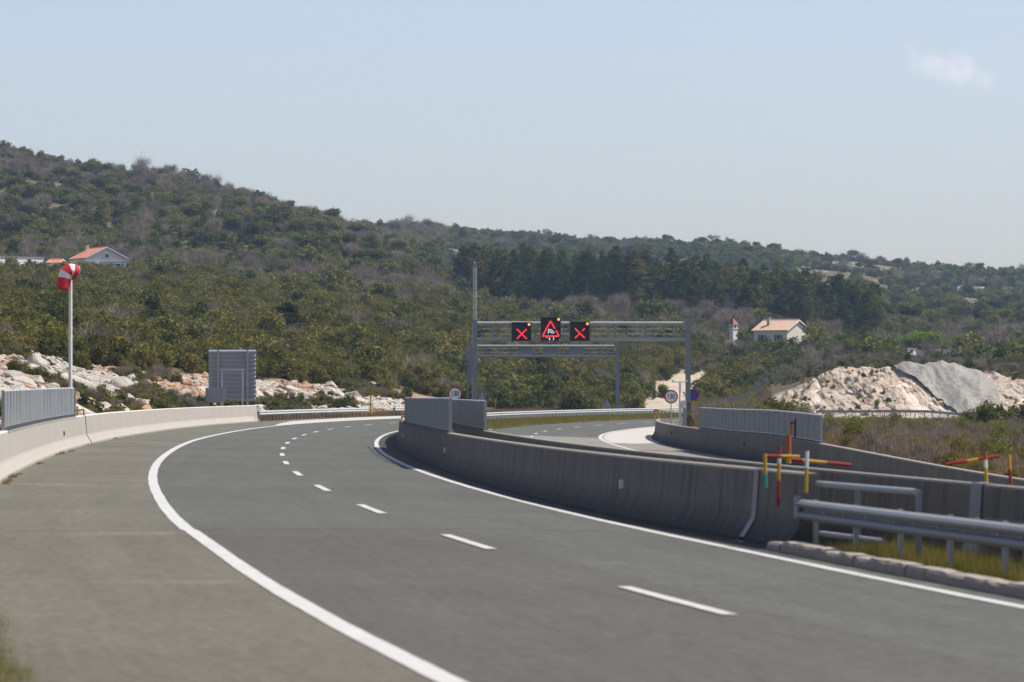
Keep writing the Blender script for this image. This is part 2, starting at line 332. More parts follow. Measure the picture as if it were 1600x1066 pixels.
# the rock cut: ledges and blocks
px = np.repeat(XG[:, None], len(DG), 1)
cut = smooth((px - 1185) / 30) * smooth((YY - 512) / 8) * (1 - smooth((YY - 544) / 8)) * (1 - smooth((px - 1900) / 80))
ZG = ZG + cut * ((fbm(XX / 2.6, YY / 5, 21) - .5) * 2.4)
Tq, Dq = locate(XX, YY); Tq = Tq.reshape(XX.shape); Dq = Dq.reshape(XX.shape)
inside = smooth((Dq + 9.6) / 1.3) * (1 - smooth((Dq - 21.2) / 3.0)) * (1 - smooth((Tq - 425) / 40)) * (Tq > -118)
ZG = ZG * (1 - inside) + (road_z(np.clip(Tq, -100, 450), np.clip(Dq, -8, 21)) - .12) * inside
def ground(X, Y):
    X = np.asarray(X, float); Y = np.asarray(Y, float); p = X / np.maximum(Y, 1) * F + CX
    i = np.clip(np.searchsorted(XG, p) - 1, 0, len(XG) - 2); j = np.clip(np.searchsorted(DG, Y) - 1, 0, len(DG) - 2)
    a = np.clip((p - XG[i]) / (XG[i + 1] - XG[i]), 0, 1); b = np.clip((Y - DG[j]) / (DG[j + 1] - DG[j]), 0, 1)
    return (ZG[i, j] * (1 - a) + ZG[i + 1, j] * a) * (1 - b) + (ZG[i, j + 1] * (1 - a) + ZG[i + 1, j + 1] * a) * b
def on(x, D, dz=0.0):   # a place on the ground at photo column x and depth D
    X = (x - CX) / F * D; return Vector((X, D, float(ground(X, D)) + dz))
nx, nd = XX.shape
vs = np.stack([XX, YY, ZG], -1).reshape(-1, 3)
ia = (np.arange(nx - 1)[:, None] * nd + np.arange(nd - 1)[None, :]).ravel()
fs = np.stack([ia, ia + nd, ia + nd + 1, ia + 1], 1)
def grid_mesh(name, vs, fs, mat, smoothf=True):
    me = bpy.data.meshes.new(name); me.vertices.add(len(vs)); me.vertices.foreach_set('co', np.asarray(vs, np.float32).ravel())
    k = fs.shape[1]; me.loops.add(fs.size); me.loops.foreach_set('vertex_index', fs.astype(np.int32).ravel())
    me.polygons.add(len(fs)); me.polygons.foreach_set('loop_start', np.arange(0, fs.size, k, dtype=np.int32)); me.polygons.foreach_set('loop_total', np.full(len(fs), k, np.int32))
    me.polygons.foreach_set('use_smooth', np.full(len(fs), smoothf)); me.materials.append(mat); me.update(calc_edges=True); return me
m, t, b = material('hill_earth', .95, 0, .1); g = t.node('ShaderNodeTexCoord').outputs['Object']
att = lambda n: t.node('ShaderNodeAttribute', attribute_name=n).outputs['Fac']
soil = t.mix(t.noise(g, .25, 6, .65), (.075, .066, .040), (.135, .108, .068))
lime = t.mix(t.noise(g, .9, 6, .7), (.30, .27, .23), (.58, .54, .48))
limem = t.math('MULTIPLY', t.maprange(t.noise(g, .11, 6, .7), .54, .64), att('lime'))
c = t.mix(limem, soil, lime)
earth = t.mix(t.noise(g, .6, 6, .7), (.34, .17, .075), (.44, .32, .22))
c = t.mix(t.math('MULTIPLY', att('bank'), t.maprange(t.noise(g, .35, 5, .7), .30, .55)), c, earth)
dryc = t.mix(t.noise(g, 1.1, 6, .7), (.13, .10, .05), (.30, .225, .13))
c = t.mix(att('dry'), c, dryc)
white = t.mix(t.noise(g, .5, 6, .75), (.27, .215, .15), (.52, .45, .36))
c = t.mix(t.math('MULTIPLY', att('track'), t.maprange(t.noise(g, .22, 5, .7), .28, .42)), c, white)
cg = t.node('ShaderNodeMapping', {0: g, 3: (1.0, 1.0, .5)}).outputs[0]
cutc = t.ramp(t.noise(cg, .55, 8, .72), (.25, (.16, .12, .09)), (.40, (.44, .33, .24)), (.52, (.62, .54, .46)), (.75, (.74, .69, .62)))
cutc = t.mix(t.maprange(t.noise(cg, .28, 5, .7), .56, .72), cutc, (.36, .20, .12))
c = t.mix(att('cut'), c, cutc)
t.l.new(c, b.inputs['Base Color']); bump(t, b, t.noise(g, 1.4, 8, .7), .9, .5)
M['earth'] = m
me = grid_mesh('terrain', vs, fs, m)
def attr(me, name, a):
    k = me.attributes.new(name, 'FLOAT', 'POINT'); k.data.foreach_set('value', np.asarray(a, np.float32).ravel())
PY = YH - (ZG - H) * F / YY
bank = (px < 680) * smooth((-Dq - 8.5) / 2) * (1 - smooth((YY - np.interp(px, [-200, 0, 200, 400, 640], [280, 300, 330, 385, 432])) / 14)) * (YY > 80)
track = np.clip(1.6 * np.exp(-((px - np.interp(YY, [505, 560, 640, 730], [1038, 1046, 1096, 1142])) / np.interp(YY, [505, 560, 640, 730], [46, 42, 34, 22])) ** 2), 0, 1) * (YY > 500) * (YY < 740)
limew = smooth((YY - 950) / 500) * np.clip(.35 + .65 * smooth((px - 560) / 200), 0, 1)
dry = smooth((Dq - 20.5) / 1.5) * (1 - smooth((YY - 508) / 6)) * (YY < 520) + smooth((-Dq - 7.6) / .6) * (YY < 110) + (np.abs(Dq - 6.3) < 3) * 1.0
for n_, a_ in (('bank', bank), ('track', track), ('lime', limew), ('dry', np.clip(dry, 0, 1)), ('cut', cut)): attr(me, n_, a_)
tag(link('terrain', me), kind='structure')
# a wide plain round the whole place, under everything, out to the horizon
mb = MB(); n = 48
mb.add([(0, 0, -6)] + [(9000 * math.cos(k * 2 * math.pi / n), 9000 * math.sin(k * 2 * math.pi / n), -6) for k in range(n)], [(0, k + 1, (k + 1) % n + 1) for k in range(n)])
o = mb.build('ground', M['earth']); tag(o, kind='structure')

# ------------------------------------------------------------------ road surface
def swept(name, t0, t1, step, cols, mats, pick=None, lift=0.0, parent=None, jit=None, prof=None, closed=False, uvz=False):
    """A sheet (cols = offset functions) or a profile (prof = (dd, dz), about offset cols[0]) swept along the road, with road UVs."""
    ts = np.arange(t0, t1 + step * .5, step); ts[-1] = t1; V = []; UV = []
    for i, tt in enumerate(ts):
        if prof:
            j = jit(i, tt) if jit else 0.0; p0 = rp(tt, cols[0](tt)); nrm = rp(tt, cols[0](tt) + 1) - p0; nrm.z = 0
            row = [p0 + nrm * (dd + (j if 0 < q < len(prof) - 1 and dz < 1.1 else 0)) + Vector((0, 0, dz)) for q, (dd, dz) in enumerate(prof)]
            UV += [(dz, tt) for dd, dz in prof]
        else:
            row = [rp(tt, c(tt), lift) for c in cols]; UV += [(c(tt), tt) for c in cols]
        V += row
    n = len(prof) if prof else len(cols); K = n if closed else n - 1
    fs = [(i * n + k, i * n + (k + 1) % n, (i + 1) * n + (k + 1) % n, (i + 1) * n + k) for i in range(len(ts) - 1) for k in range(K)]
    if closed: fs += [tuple(range(n))[::-1], tuple((len(ts) - 1) * n + k for k in range(n))]
    me = bpy.data.meshes.new(name); me.from_pydata([tuple(v) for v in V], [], fs)
    for mm in (mats if isinstance(mats, (list, tuple)) else [mats]): me.materials.append(mm)
    u = me.uv_layers.new(name='road')
    for lp in me.loops: u.data[lp.index].uv = UV[lp.vertex_index]
    if pick:
        for q, f in enumerate(fs):
            tt = sum(UV[v][1] for v in f) / len(f); dd = sum(UV[v][0] for v in f) / len(f); me.polygons[q].material_index = pick(tt, dd)
    me.update(); o = bpy.data.objects.new(name, me); col.objects.link(o); o.parent = parent; return o
k_ = lambda c: (lambda t: c)
seam = 69.0
road = swept('road', -100, 470, 1.0, [k_(-7.9), k_(-6.5), k_(-5.2), o_left, k_(-2.6), k_(-1.2), k_(.55), k_(2.2), o_right, k_(4.9), k_(5.3)],
             [M['asph_far'], M['asph_near'], M['asph_sh_far'], M['asph_sh_near']],
             pick=lambda t, d: (3 if t < seam else 2) if d < -4.15 else (1 if t < seam and d < .5 else 0))
tag(road, kind='structure')
opp = swept('opposite_road', -100, 470, 2.0, [k_(7.3), k_(9.), k_(11.), k_(13.), k_(15.), k_(17.), k_(18.8), k_(20.8)], [M['asph_opp'], M['asph_far']],
            pick=lambda t, d: 1 if (t > 262 and d < 17.5) else 0); tag(opp, kind='structure')
# pale concrete approach slabs
tag(swept('concrete_apron', 268, 425, 2, [lambda t: o_left(t) - float(np.interp(t, [268, 300, 340, 425], [.3, 2.2, 2.7, 2.4])), lambda t: o_left(t) + .1], M['patch'], lift=.004), kind='structure')
tag(swept('concrete_apron', 236, 420, 2, [lambda t: 17.1, lambda t: float(np.interp(t, [236, 246, 420], [18.5, 20.4, 21.2]))], M['patch'], lift=.004), kind='structure')
def line(name, t0, t1, off, wd, parent, lift=.008):
    return swept(name, t0, t1, 1.0, [lambda t: off(t) - wd / 2 + .008 * math.sin(t * 1.9) * math.sin(t * 5.3 + 1), lambda t: off(t) + wd / 2 + .008 * math.sin(t * 2.3 + 2) * math.sin(t * 4.7)], M['paint'], lift=lift, parent=parent)
line('edge_line', -60, 430, lambda t: o_left(t) + (.05 if t < seam else 0), .235, road); line('edge_line', -60, 430, o_right, .20, road)
t = 45.2 - 17.7 * 5
while t < 420: line('lane_dash', t - 3.05, t + 3.05, k_(0), .17, road); t += 17.7
line('edge_line', 40, 440, k_(16.9), .24, opp); line('edge_line', 40, 440, k_(8.7), .2, opp)
t = 40.0
while t < 430: line('lane_dash', t - 3, t + 3, k_(12.6), .18, opp); t += 18
swept('painted_shadow_strip', 58, 300, 1, [lambda t: o_right(t) + .13, lambda t: o_med(t) + .02], plain('painted_barrier_shadow', (.042, .042, .042), .9), lift=.005, parent=road)  # near-black strip that paints in the median barrier's shadow on the road
# tar sealed joints across and along the road
swept('tar_joint', seam - .03, seam + .03, .06, [k_(d_) for d_ in np.linspace(-7.9, 4.1, 24)], M['tar'], lift=.006, parent=road)
swept('tar_joint', 161, 161.25, .25, [k_(-7.4), k_(-4.2), k_(.5)], M['tar'], lift=.006, parent=road)
swept('tar_joint', 205, 206, 1, [k_(9), k_(13), k_(17), k_(20)], M['tar'], lift=.006, parent=opp)
swept('tar_joint', 137, 184, .5, [lambda t: o_right(t) - .40 + .11 * math.sin(t * .7) * math.sin(t * .23), lambda t: o_right(t) - .29 + .11 * math.sin(t * .7 + .3) * math.sin(t * .23)], M['tar'], lift=.006, parent=road)

# ------------------------------------------------------------------ concrete barriers
NJ = [(0, -.1), (0, .07), (.08, .19), (.165, .335), (.19, .40), (.245, 1.12), (.27, 1.15), (.46, 1.15), (.485, 1.12), (.54, .40), (.565, .335), (.65, .19), (.73, .07), (.73, -.1)]
def NJs(s): return [(dd * s, dz) for dd, dz in NJ]
fl = lambda amp, per: (lambda i, t: amp * (1 if (i // per) % 2 else -1) * (.6 + .8 * random.random()))
bl = empty('concrete_barrier', rp(180, -7.7), 'long sunlit pale concrete barrier along the left shoulder', 'barrier')
def bpart(name, *a, root=None, **k):
    o = swept(name, *a, **k); o.parent = root; o.matrix_parent_inverse = Matrix.Translation(-root.location); return o
SB = [(-dd, dz) for dd, dz in NJ]
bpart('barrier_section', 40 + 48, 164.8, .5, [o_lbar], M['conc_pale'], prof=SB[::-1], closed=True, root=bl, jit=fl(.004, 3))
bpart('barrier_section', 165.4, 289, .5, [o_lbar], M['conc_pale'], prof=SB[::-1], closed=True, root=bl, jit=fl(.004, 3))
bm_ = empty('concrete_barrier', rp(120, 4.8), 'long curving grey median barrier with its shaded face towards the near road', 'barrier')
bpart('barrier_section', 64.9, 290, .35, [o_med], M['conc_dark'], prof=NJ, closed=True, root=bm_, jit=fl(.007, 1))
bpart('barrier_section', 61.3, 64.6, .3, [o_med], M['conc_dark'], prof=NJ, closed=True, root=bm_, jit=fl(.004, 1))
bpart('joint_cover_plate', 64.5, 64.86, .36, [lambda t: o_med(t) - .02], M['galv_dull'], prof=[(dd + .0, dz + .01) for dd, dz in NJ[1:8]], root=bm_)
b2 = empty('concrete_barrier', rp(100, M2), 'second median barrier just behind the long curving one, back to the near road', 'barrier')
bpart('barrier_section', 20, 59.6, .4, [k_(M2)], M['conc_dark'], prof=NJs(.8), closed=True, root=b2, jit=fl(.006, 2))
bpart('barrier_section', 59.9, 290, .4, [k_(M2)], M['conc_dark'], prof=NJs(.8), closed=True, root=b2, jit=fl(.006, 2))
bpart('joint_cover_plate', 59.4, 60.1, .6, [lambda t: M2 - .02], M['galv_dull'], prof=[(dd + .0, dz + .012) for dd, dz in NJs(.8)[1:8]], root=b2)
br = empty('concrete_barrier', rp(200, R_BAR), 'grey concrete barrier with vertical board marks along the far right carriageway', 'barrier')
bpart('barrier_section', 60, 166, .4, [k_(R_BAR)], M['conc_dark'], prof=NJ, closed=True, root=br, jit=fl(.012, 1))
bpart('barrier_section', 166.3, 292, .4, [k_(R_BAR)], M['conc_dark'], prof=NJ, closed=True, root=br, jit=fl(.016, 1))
for root, t, d, z, mm in ((bm_, 78, None, .62, 'white_metal'), (bm_, 128, None, .62, 'white_metal'), (bm_, 178, None, .6, 'white_metal'), (br, 184, R_BAR, .7, 'red'), (br, 235, R_BAR, .7, 'red'), (bl, 105, -7.72, .62, 'galv_dull'), (bl, 150, -7.72, .6, 'galv_dull')):
    dd = (o_med(t) if d is None else d) + (.18 if d is None or d > 0 else -.18)
    q = MB().box((0, 0, 0), (.07, .10, .17), road_rz(t)).build('reflector', M[mm], root); q.location = rp(t, dd, z) - root.location

# ------------------------------------------------------------------ steel wind screens on the barriers
def screen_panel():
    mb = MB(); n = 24; L = 1.0
    vs = []
    for i in range(n + 1):
        y = (i / n - .5) * L; off = .035 * (1 if (i // 2) % 2 else -1); vs += [(off, y, .10), (off, y, 1.06)]
    mb.add(vs, [(2 * i, 2 * i + 2, 2 * i + 3, 2 * i + 1) for i in range(n)])
    mb.add([(v[0] + .006, v[1], v[2]) for v in vs], [(2 * i, 2 * i + 1, 2 * i + 3, 2 * i + 2) for i in range(n)]); return mb
panel_me = screen_panel().mesh('panel', M['screen'])
post_me = MB().box((0, 0, .52), (.09, .07, 1.14)).mesh('post', M['galv'])
brk_me = MB().box((.0, -.25, -.0), (.27, .02, .17)).box((.0, .25, -.0), (.27, .02, .17)).box((0, 0, .05), (.06, 1.0, .05)).mesh('bracket', M['galv_dull'])
def screen(label, t0, t1, off, step=2.0):
    root = empty('wind_screen', rp((t0 + t1) / 2, off((t0 + t1) / 2), 1.15), label, 'wind screen', 'wind screens on top of the barriers')
    n = int((t1 - t0) / step)
    for i in range(n):
        t = t0 + (i + .5) * step; p = rp(t, off(t), 1.15) - root.location; rz = road_rz(t)
        lean = random.uniform(-.02, .02)
        a = link('panel', panel_me, root, p, rz, (1, step * .985, 1)); a.rotation_euler.x = lean * .5; a.rotation_euler.y = lean
        link('bracket', brk_me, root, p, rz, (1, step * .97, 1))
        q = rp(t - step / 2, off(t - step / 2), 1.15) - root.location; link('post', post_me, root, q, rz)
    q = rp(t1, off(t1), 1.15) - root.location; link('post', post_me, root, q, road_rz(t1))
    mb = MB()
    for z in (.10, 1.07):
        mb.tube([rp(t, off(t), 1.15 + z) - root.location for t in np.arange(t0, t0 + n * step + .1, step)], .035, 5)
    mb.build('rail', M['galv_bright'], root)
screen('sunlit steel wind screen on the pale left barrier below the windsock', 113, 160, lambda t: o_lbar(t) - .36)
screen('steel wind screen on the long curving median barrier, left of its darker twin', 128, 182, lambda t: o_med(t) + .36)
screen('darker steel wind screen on the second median barrier, in front of the triangle sign', 148, 186, lambda t: M2 + .3)
screen('long steel wind screen on the far right barrier', 157, 211, lambda t: R_BAR + .36)

# ------------------------------------------------------------------ guardrails
WB = [(0, .31), (-.045, .285), (-.07, .245), (-.05, .2), (0, .165), (0, .145), (-.05, .11), (-.07, .065), (-.045, .025), (0, 0), (.006, .0), (-.039, .027), (-.064, .065), (-.045, .105), (.006, .143), (.006, .167), (-.045, .205), (-.064, .245), (-.039, .283), (.006, .31)]
gpost = MB().box((0, 0, .30), (.06, .12, .95)).mesh('post', M['galv'])
gblock = MB().box((0, 0, 0), (.16, .09, .22)).mesh('spacer_block', M['galv'])
def guardrail(label, pts, zt=.75, step=2.0, face=1, mat='galv_bright', posts=True, smoothb=True, deep=1.0, bolts=False):
    """pts: polyline of ground points; face: +1 when the W bulges to the left of the walking direction"""
    root = empty('guardrail', pts[0], label, 'guardrail', 'steel guardrails along the road')
    P = [Vector(p) for p in pts]; cum = [0.0]
    for a, b in zip(P, P[1:]): cum.append(cum[-1] + (b - a).length)
    def along(s):
        i = min(max(np.searchsorted(cum, s) - 1, 0), len(P) - 2); f = (s - cum[i]) / (cum[i + 1] - cum[i]); return P[i].lerp(P[i + 1], f), (P[i + 1] - P[i]).normalized()
    L = cum[-1]; n = int(L / step); seg = 0
    for k in range(0, n, 2):
        secs = []
        for s in np.linspace(k * step, min(L, (k + 2) * step + .12), 4):
            p, tg = along(min(s, L - .001)); nr = Vector((-tg.y, tg.x, 0)).normalized() * -face
            secs.append([p - root.location + nr * (a * deep - (.004 if (k // 2) % 2 else 0)) + Vector((0, 0, zt - .31 + z)) for a, z in WB])
        MB().strip(secs, 0, True, smoothb).build('beam', M[mat], root)
    if bolts:
        for k in range(2 * n):
            p, tg = along(min(k * step / 2 + .3, L - .001)); nr = Vector((-tg.y, tg.x, 0)).normalized() * -face
            for s_ in (0, .22) if k % 4 == 0 else (0,): MB().box((0, 0, 0), (.035, .035, .035), math.atan2(tg.y, tg.x)).build('bolt', M['galv_bright'], root, p + tg * s_ - root.location - nr * .012 + Vector((0, 0, zt - .155)))
    if posts:
        for k in range(n + 1):
            p, tg = along(min(k * step + .25, L - .001)); nr = Vector((-tg.y, tg.x, 0)).normalized() * -face; rz = math.atan2(tg.y, tg.x)
            link('post', gpost, root, p - root.location + nr * .16, rz + R(90), (1, 1, (zt) / .775)); link('spacer_block', gblock, root, p - root.location + nr * .09 + Vector((0, 0, zt - .155)), rz + R(90))
    return root
gr = guardrail('white lit guardrail from the end of the pale left barrier to the yellow post', [rp(t, -7.35) for t in range(289, 352, 4)], face=-1)
g_ = guardrail('short white guardrail beyond the gap after the yellow post', [rp(t, -7.3) for t in range(362, 392, 4)], face=-1)
g_ = guardrail('long white guardrail under the gantry at the back of the dry median grass', [rp(t, float(np.interp(t, [292, 330, 440], [6.4, 5.6, 5.6])), .15) for t in range(300, 445, 4)], face=-1)
g_ = guardrail('large near guardrail in the grass at the right edge of the frame', [rp(t, float(np.interp(t, [50, 61.3], [5.12, 4.88])), -.02) for t in np.arange(61.35, 14, -2.0)], .78, 2.6, -1, 'galv_dull', True, False, 1.5, True)
MB().box((0, 0, .66), (.05, .34, .34), road_rz(61)).build('end_plate', M['galv_dull'], g_, (-.06, .05, 0))
g_ = guardrail('far guardrail with open posts at the foot of the white rock cut', [on(x, D, .05) for x, D in ((1275, 492), (1310, 490), (1350, 488), (1400, 484), (1450, 478), (1500, 470), (1540, 462), (1620, 455))], 1.25, 2.0, 1, 'galv_bright')
g_ = guardrail('short guardrail behind the right gantry post and the parking sign', [on(x, D, -.1) for x, D in ((1030, 330), (1060, 322), (1100, 312), (1150, 300))], .8, 2.0, -1)
# transition rails between the barrier end and the second guardrail
root = empty('transition_rail', rp(60.5, 5.5), 'three grey tube rails between the concrete barrier end and the grass median', 'railing')
for z, t0, t1, r in ((1.0, 61.2, 56.2, .045), (.62, 60.2, 57.0, .035), (.26, 61.0, 57.8, .04)):
    MB().tube([rp(t, float(np.interp(t, [56, 61], [5.45, 5.1])), z) - root.location for t in np.arange(t0, t1 - .01, -(t0 - t1) / 5)], r, 8).build('rail', M['galv'], root)
for t in (56.25, 59.2): MB().box((0, 0, .5), (.07, .09, 1.05), road_rz(t)).build('post', M['galv_dull'], root, rp(t, float(np.interp(t, [56, 61], [5.5, 5.15])), 0) - root.location)
guardrail('second guardrail of the median seen from behind through the near one', [rp(t, 6.35, -.02) for t in np.arange(56, 14, -2.0)], .72, 2.6, 1, 'galv_dull')
# median kerb stones
kr = empty('median_kerb', rp(50, 4.45), 'row of rough brown kerb stones edging the grass median', 'kerb')
t = 61.0
while t > 14:
    L = .99; p = rp(t - L / 2, 4.42 + random.uniform(-.02, .02), 0) - kr.location
    mb = MB(); hgt = .15 + random.uniform(-.015, .02)
    sec = [(-.14, -.1), (-.13, hgt - .04), (-.10, hgt), (.14, hgt), (.15, -.1)]
    mb.strip([[Vector((a + random.uniform(-.006, .006), yy, zz + random.uniform(-.008, .008))) for a, zz in sec] for yy in np.linspace(-L / 2, L / 2, 4)], 0, True)
    o = mb.build('kerb_stone', M['kerb'], kr, p); o.rotation_euler.z = road_rz(t - L / 2) + random.uniform(-.015, .015); t -= 1.0

# ------------------------------------------------------------------ red and yellow striped marker frames
BM = [M['red'], M['yellow'], M['white_metal'], M['teal'], M['orange']]
def pole(root, a, b, bands, r=.035, name='striped_pole'):
    mb = MB(); a, b = Vector(a), Vector(b); n = len(bands)
    for i, k in enumerate(bands): mb.tube([a.lerp(b, i / n), a.lerp(b, (i + 1) / n)], r, 8, k, True, i in (0, n - 1))
    o = mb.build(name, BM, root); return o
def frame(label, D, poles, r=.027):
    base = at(*poles[0][0], D); base.z = min(at(*p, D).z for pp in poles for p in pp[:2])
    root = empty('striped_marker', base, label, 'road marker', 'red and yellow striped road markers')
    for i, (a, b, bands) in enumerate(poles):
        dy = Vector((0, .075 * i, 0)); pole(root, at(*a, D) + dy - base, at(*b, D) + dy - base, bands, r, 'striped_arm' if abs(a[0] - b[0]) > abs(a[1] - b[1]) else 'striped_pole')
    return root
frame('near marker with a teal foot and a red and yellow arm', 62.4, [((1196, 762), (1195, 709), [3, 3, 1, 1, 1]), ((1193, 713), (1250, 714), [0, 0, 1, 1]), ((1216, 792), (1219, 697), [0, 0, 0, 1, 1, 2, 0])])
frame('near marker with a pale pole and long red and yellow arm', 61.6, [((1259, 770), (1261, 705), [1, 1, 1, 2, 2]), ((1236, 718), (1330, 727), [0, 1, 1, 0, 0])])
frame('tall orange marker pole rising behind the near median barrier', 66.5, [((1232, 724), (1232, 680), [1, 4, 4])], .04)
frame('marker with a long red arm on the barrier at the right edge of the frame', 62, [((1541, 757), (1539, 706), [1, 1, 2, 4]), ((1478, 726), (1563, 713), [0, 0, 1, 0, 0]), ((1581, 757), (1578, 711), [0, 0, 1, 1])])
frame('small red cross marker on the far right barrier screen joint', 166, [((1242, 700), (1242, 655), [0, 0, 0]), ((1235, 661), (1249, 661), [0, 0]), ((1235, 680), (1236, 662), [1, 1])], .04)
frame('small yellow marker on the pale left barrier joint beside the screen', 165, [((131, 652), (131, 640), [0, 1]), ((117, 641), (131, 640), [1, 1, 1]), ((121, 655), (120, 635), [0, 1, 0])], .035)
frame('small marker with red arm below the left end of the median wind screen', 190, [((627, 664), (628, 650), [3, 1]), ((629, 651), (641, 652), [0, 0]), ((638, 668), (639, 648), [1, 1, 1])], .04)
frame('small red and yellow marker at the far start of the right barrier', 296, [((1023, 655), (1023, 641), [1, 0]), ((1022, 641), (1040, 642), [0, 1, 1]), ((1029, 660), (1028, 640), [1, 1, 0])], .045)
root = empty('marker_post', rp(354, -8.0), 'plain yellow post at the gap between the two far left guardrails', 'marker post'); MB().tube([(0, 0, -.1), (0, 0, 1.75)], .07, 8).box((0, 0, 1.82), (.2, .2, .1)).build('post', M['yellow'], root)
p = on(450, 348); root = empty('marker_post', p, 'thin red and white striped pole among the pale boulders', 'marker post'); pole(root, (0, 0, -.2), (0, 0, 1.6), [0, 2, 0, 2, 0], .05)

# ------------------------------------------------------------------ gantries
def text_mesh(s, size, mat, name):
    c = bpy.data.curves.new(name, 'FONT'); c.body = s; c.size = size; c.align_x = 'CENTER'; c.align_y = 'CENTER'; c.extrude = .004; c.space_character = .93
    c.offset = .012 * size; o = bpy.data.objects.new(name, c); col.objects.link(o); dg = bpy.context.evaluated_depsgraph_get()
    me = bpy.data.meshes.new_from_object(o.evaluated_get(dg)); col.objects.unlink(o); bpy.data.objects.remove(o); me.materials.clear(); me.materials.append(mat); me.name = name; return me
def gantry(label, D, xl, xr, ytop, ybot, mast=False, back=False):
    a, b_ = at(xl, ytop, D), at(xr, ytop, D); zb = at(0, ybot, D).z; zt = a.z
    gl, g2 = float(ground(a.x, D)), float(ground(b_.x, D)); base = Vector((a.x, D, gl))
    root = empty('sign_gantry', base, label, 'sign gantry'); W = b_.x - a.x; T = zt - gl; B = zb - gl
    gm = M['gantry']
    MB().box((0, 0, (T + .25) / 2 - .3), (.34, .34, T + .85)).box((0, 0, .02), (.7, .7, .5)).build('post', gm, root)
    rr = MB().box((W, 0, (T + .25 + g2 - gl) / 2 - .15), (.38, .36, T + .25 - (g2 - gl) + .6)).build('post', gm, root)
    if not back: zb2 = at(0, 629, D).z - gl; MB().box((W, -.01, (zb2 + g2 - gl) / 2 - .1), (.43, .43, zb2 - g2 + gl + .2)).build('post_base', M['rusty'], root)
    MB().tube([(.1, 0, T), (W - .15, 0, T)], .15, 10).build('top_beam', M['galv'], root)
    MB().tube([(.1, 0, B), (W - .15, 0, B)], .15, 10).build('bottom_beam', M['galv'], root)
    n = 7 if not back else 6
    for i in range(n):
        x = W * (i + .6) / n; MB().box((x, 0, (T + B) / 2), (.15, .15, T - B - .25)).build('upright', M['gantry'], root)
    # the walkway behind: floor, handrail posts, rails
    mb = MB()
    for z in (.42, .80, 1.15): mb.tube([(.3, .55, B + z), (W - .2, .55, B + z)], .025, 5)
    mb.build('handrail', M['galv'], root)
    for i in range(12): MB().box((.5 + i * (W - .9) / 11, .55, B + .6), (.05, .05, 1.2)).build('handrail_post', M['galv_dull'], root)
    MB().box((W / 2, .38, B - .05), (W - .4, .5, .05)).build('walkway', M['galv_dull'], root)
    lx = -.42 if not back else -.45    # the ladder at the left post
    mb = MB().tube([(lx - .16, .35, .3), (lx - .16, .35, T)], .03, 5).tube([(lx + .2, .35, .3), (lx + .2, .35, T)], .03, 5)
    for k in range(16): mb.box((lx + .02, .35, .6 + k * .33), (.36, .03, .03))
    mb.build('ladder', M['galv_dull'], root)
    mb = MB()
    for dx in (.0, .45, .9):
        mb.box((W + .35 + dx * .7, .4, B + .7), (.04, .04, 1.3))
    for z in (.1, .7, 1.3): mb.box((W + .65, .4, B + z), (.9, .04, .04))
    mb.build('platform_rail', M['galv_dull'], root)
    if mast:
        top = (at(0, 417, D).z) - gl; mb = MB()
        for dx, dy in ((-.12, -.1), (.12, -.1), (0, .14)): mb.tube([(dx, dy, T + .2), (dx, dy, top)], .03, 6)
        z = T + .4; k = 0
        q = [(-.12, -.1), (.12, -.1), (0, .14)]
        while z < top - .3:
            for i in range(3): a1, a2 = q[i], q[(i + 1) % 3]; mb.bar((*a1, z), (*a2, z + .3), .016, .016)
            z += .3
        mb.build('lattice_mast', M['galv_bright'], root)
        MB().box((0, 0, top + .05), (.12, .35, .1)).box((-.02, 0, top + .12), (.3, .3, .12)).tube([(0, 0, top + .15), (-.1, 0, top + .4)], .06, 8).build('mast_lamp', M['galv_dull'], root)
    return root, base
GD = 315
gan, _ = gantry('front sign gantry with three lit panels and a lattice mast', GD, 742, 1075, 505.5, 530.5, True)
gan2, _ = gantry('rear sign gantry seen from behind, lower and narrower in view', 450, 735, 965, 541, 556.5, False, True)
for x in (822, 861, 900):                        # backs of the rear gantry's panels
    p = at(x, 549, 450); o = MB().box((0, 0, 0), (1.45, .3, 1.25)).box((0, -.17, 0), (1.5, .04, .06)).build('panel_back', M['galv_dull'], gan2, p + Vector((0, .55, 0)) - gan2.location)
def led_sign(label, x0, x1, y0, y1):
    a, b_ = at(x0, y0, GD), at(x1, y1, GD); c = (a + b_) / 2; w_, h_ = b_.x - a.x, a.z - b_.z
    root = empty('lane_signal', Vector((c.x, GD - .32, c.z)), label, 'road sign', 'lit signal panels on the front gantry')
    MB().box((0, 0, 0), (w_, .34, h_)).build('cabinet', M['black'], root)
    mb = MB()
    for s in (-1, 1): mb.box((s * (w_ / 2 + .012), 0, 0), (.025, .36, h_ + .02))
    mb.box((0, 0, h_ / 2 + .012), (w_, .36, .025)).box((0, 0, -h_ / 2 - .012), (w_, .36, .025)); mb.build('frame', M['galv_dull'], root)
    mb = MB().tube([(w_ / 2 - .16, -.17, h_ / 2 - .16), (w_ / 2 - .16, -.24, h_ / 2 - .16)], .17, 14); mb.build('lamp_hood', M['black'], root)
    MB().tube([(w_ / 2 - .16, -.235, h_ / 2 - .16), (w_ / 2 - .16, -.25, h_ / 2 - .16)], .105, 14).build('amber_lamp', M['led_amber'], root)
    return root, w_, h_
K = GD / F   # metres per photo pixel there
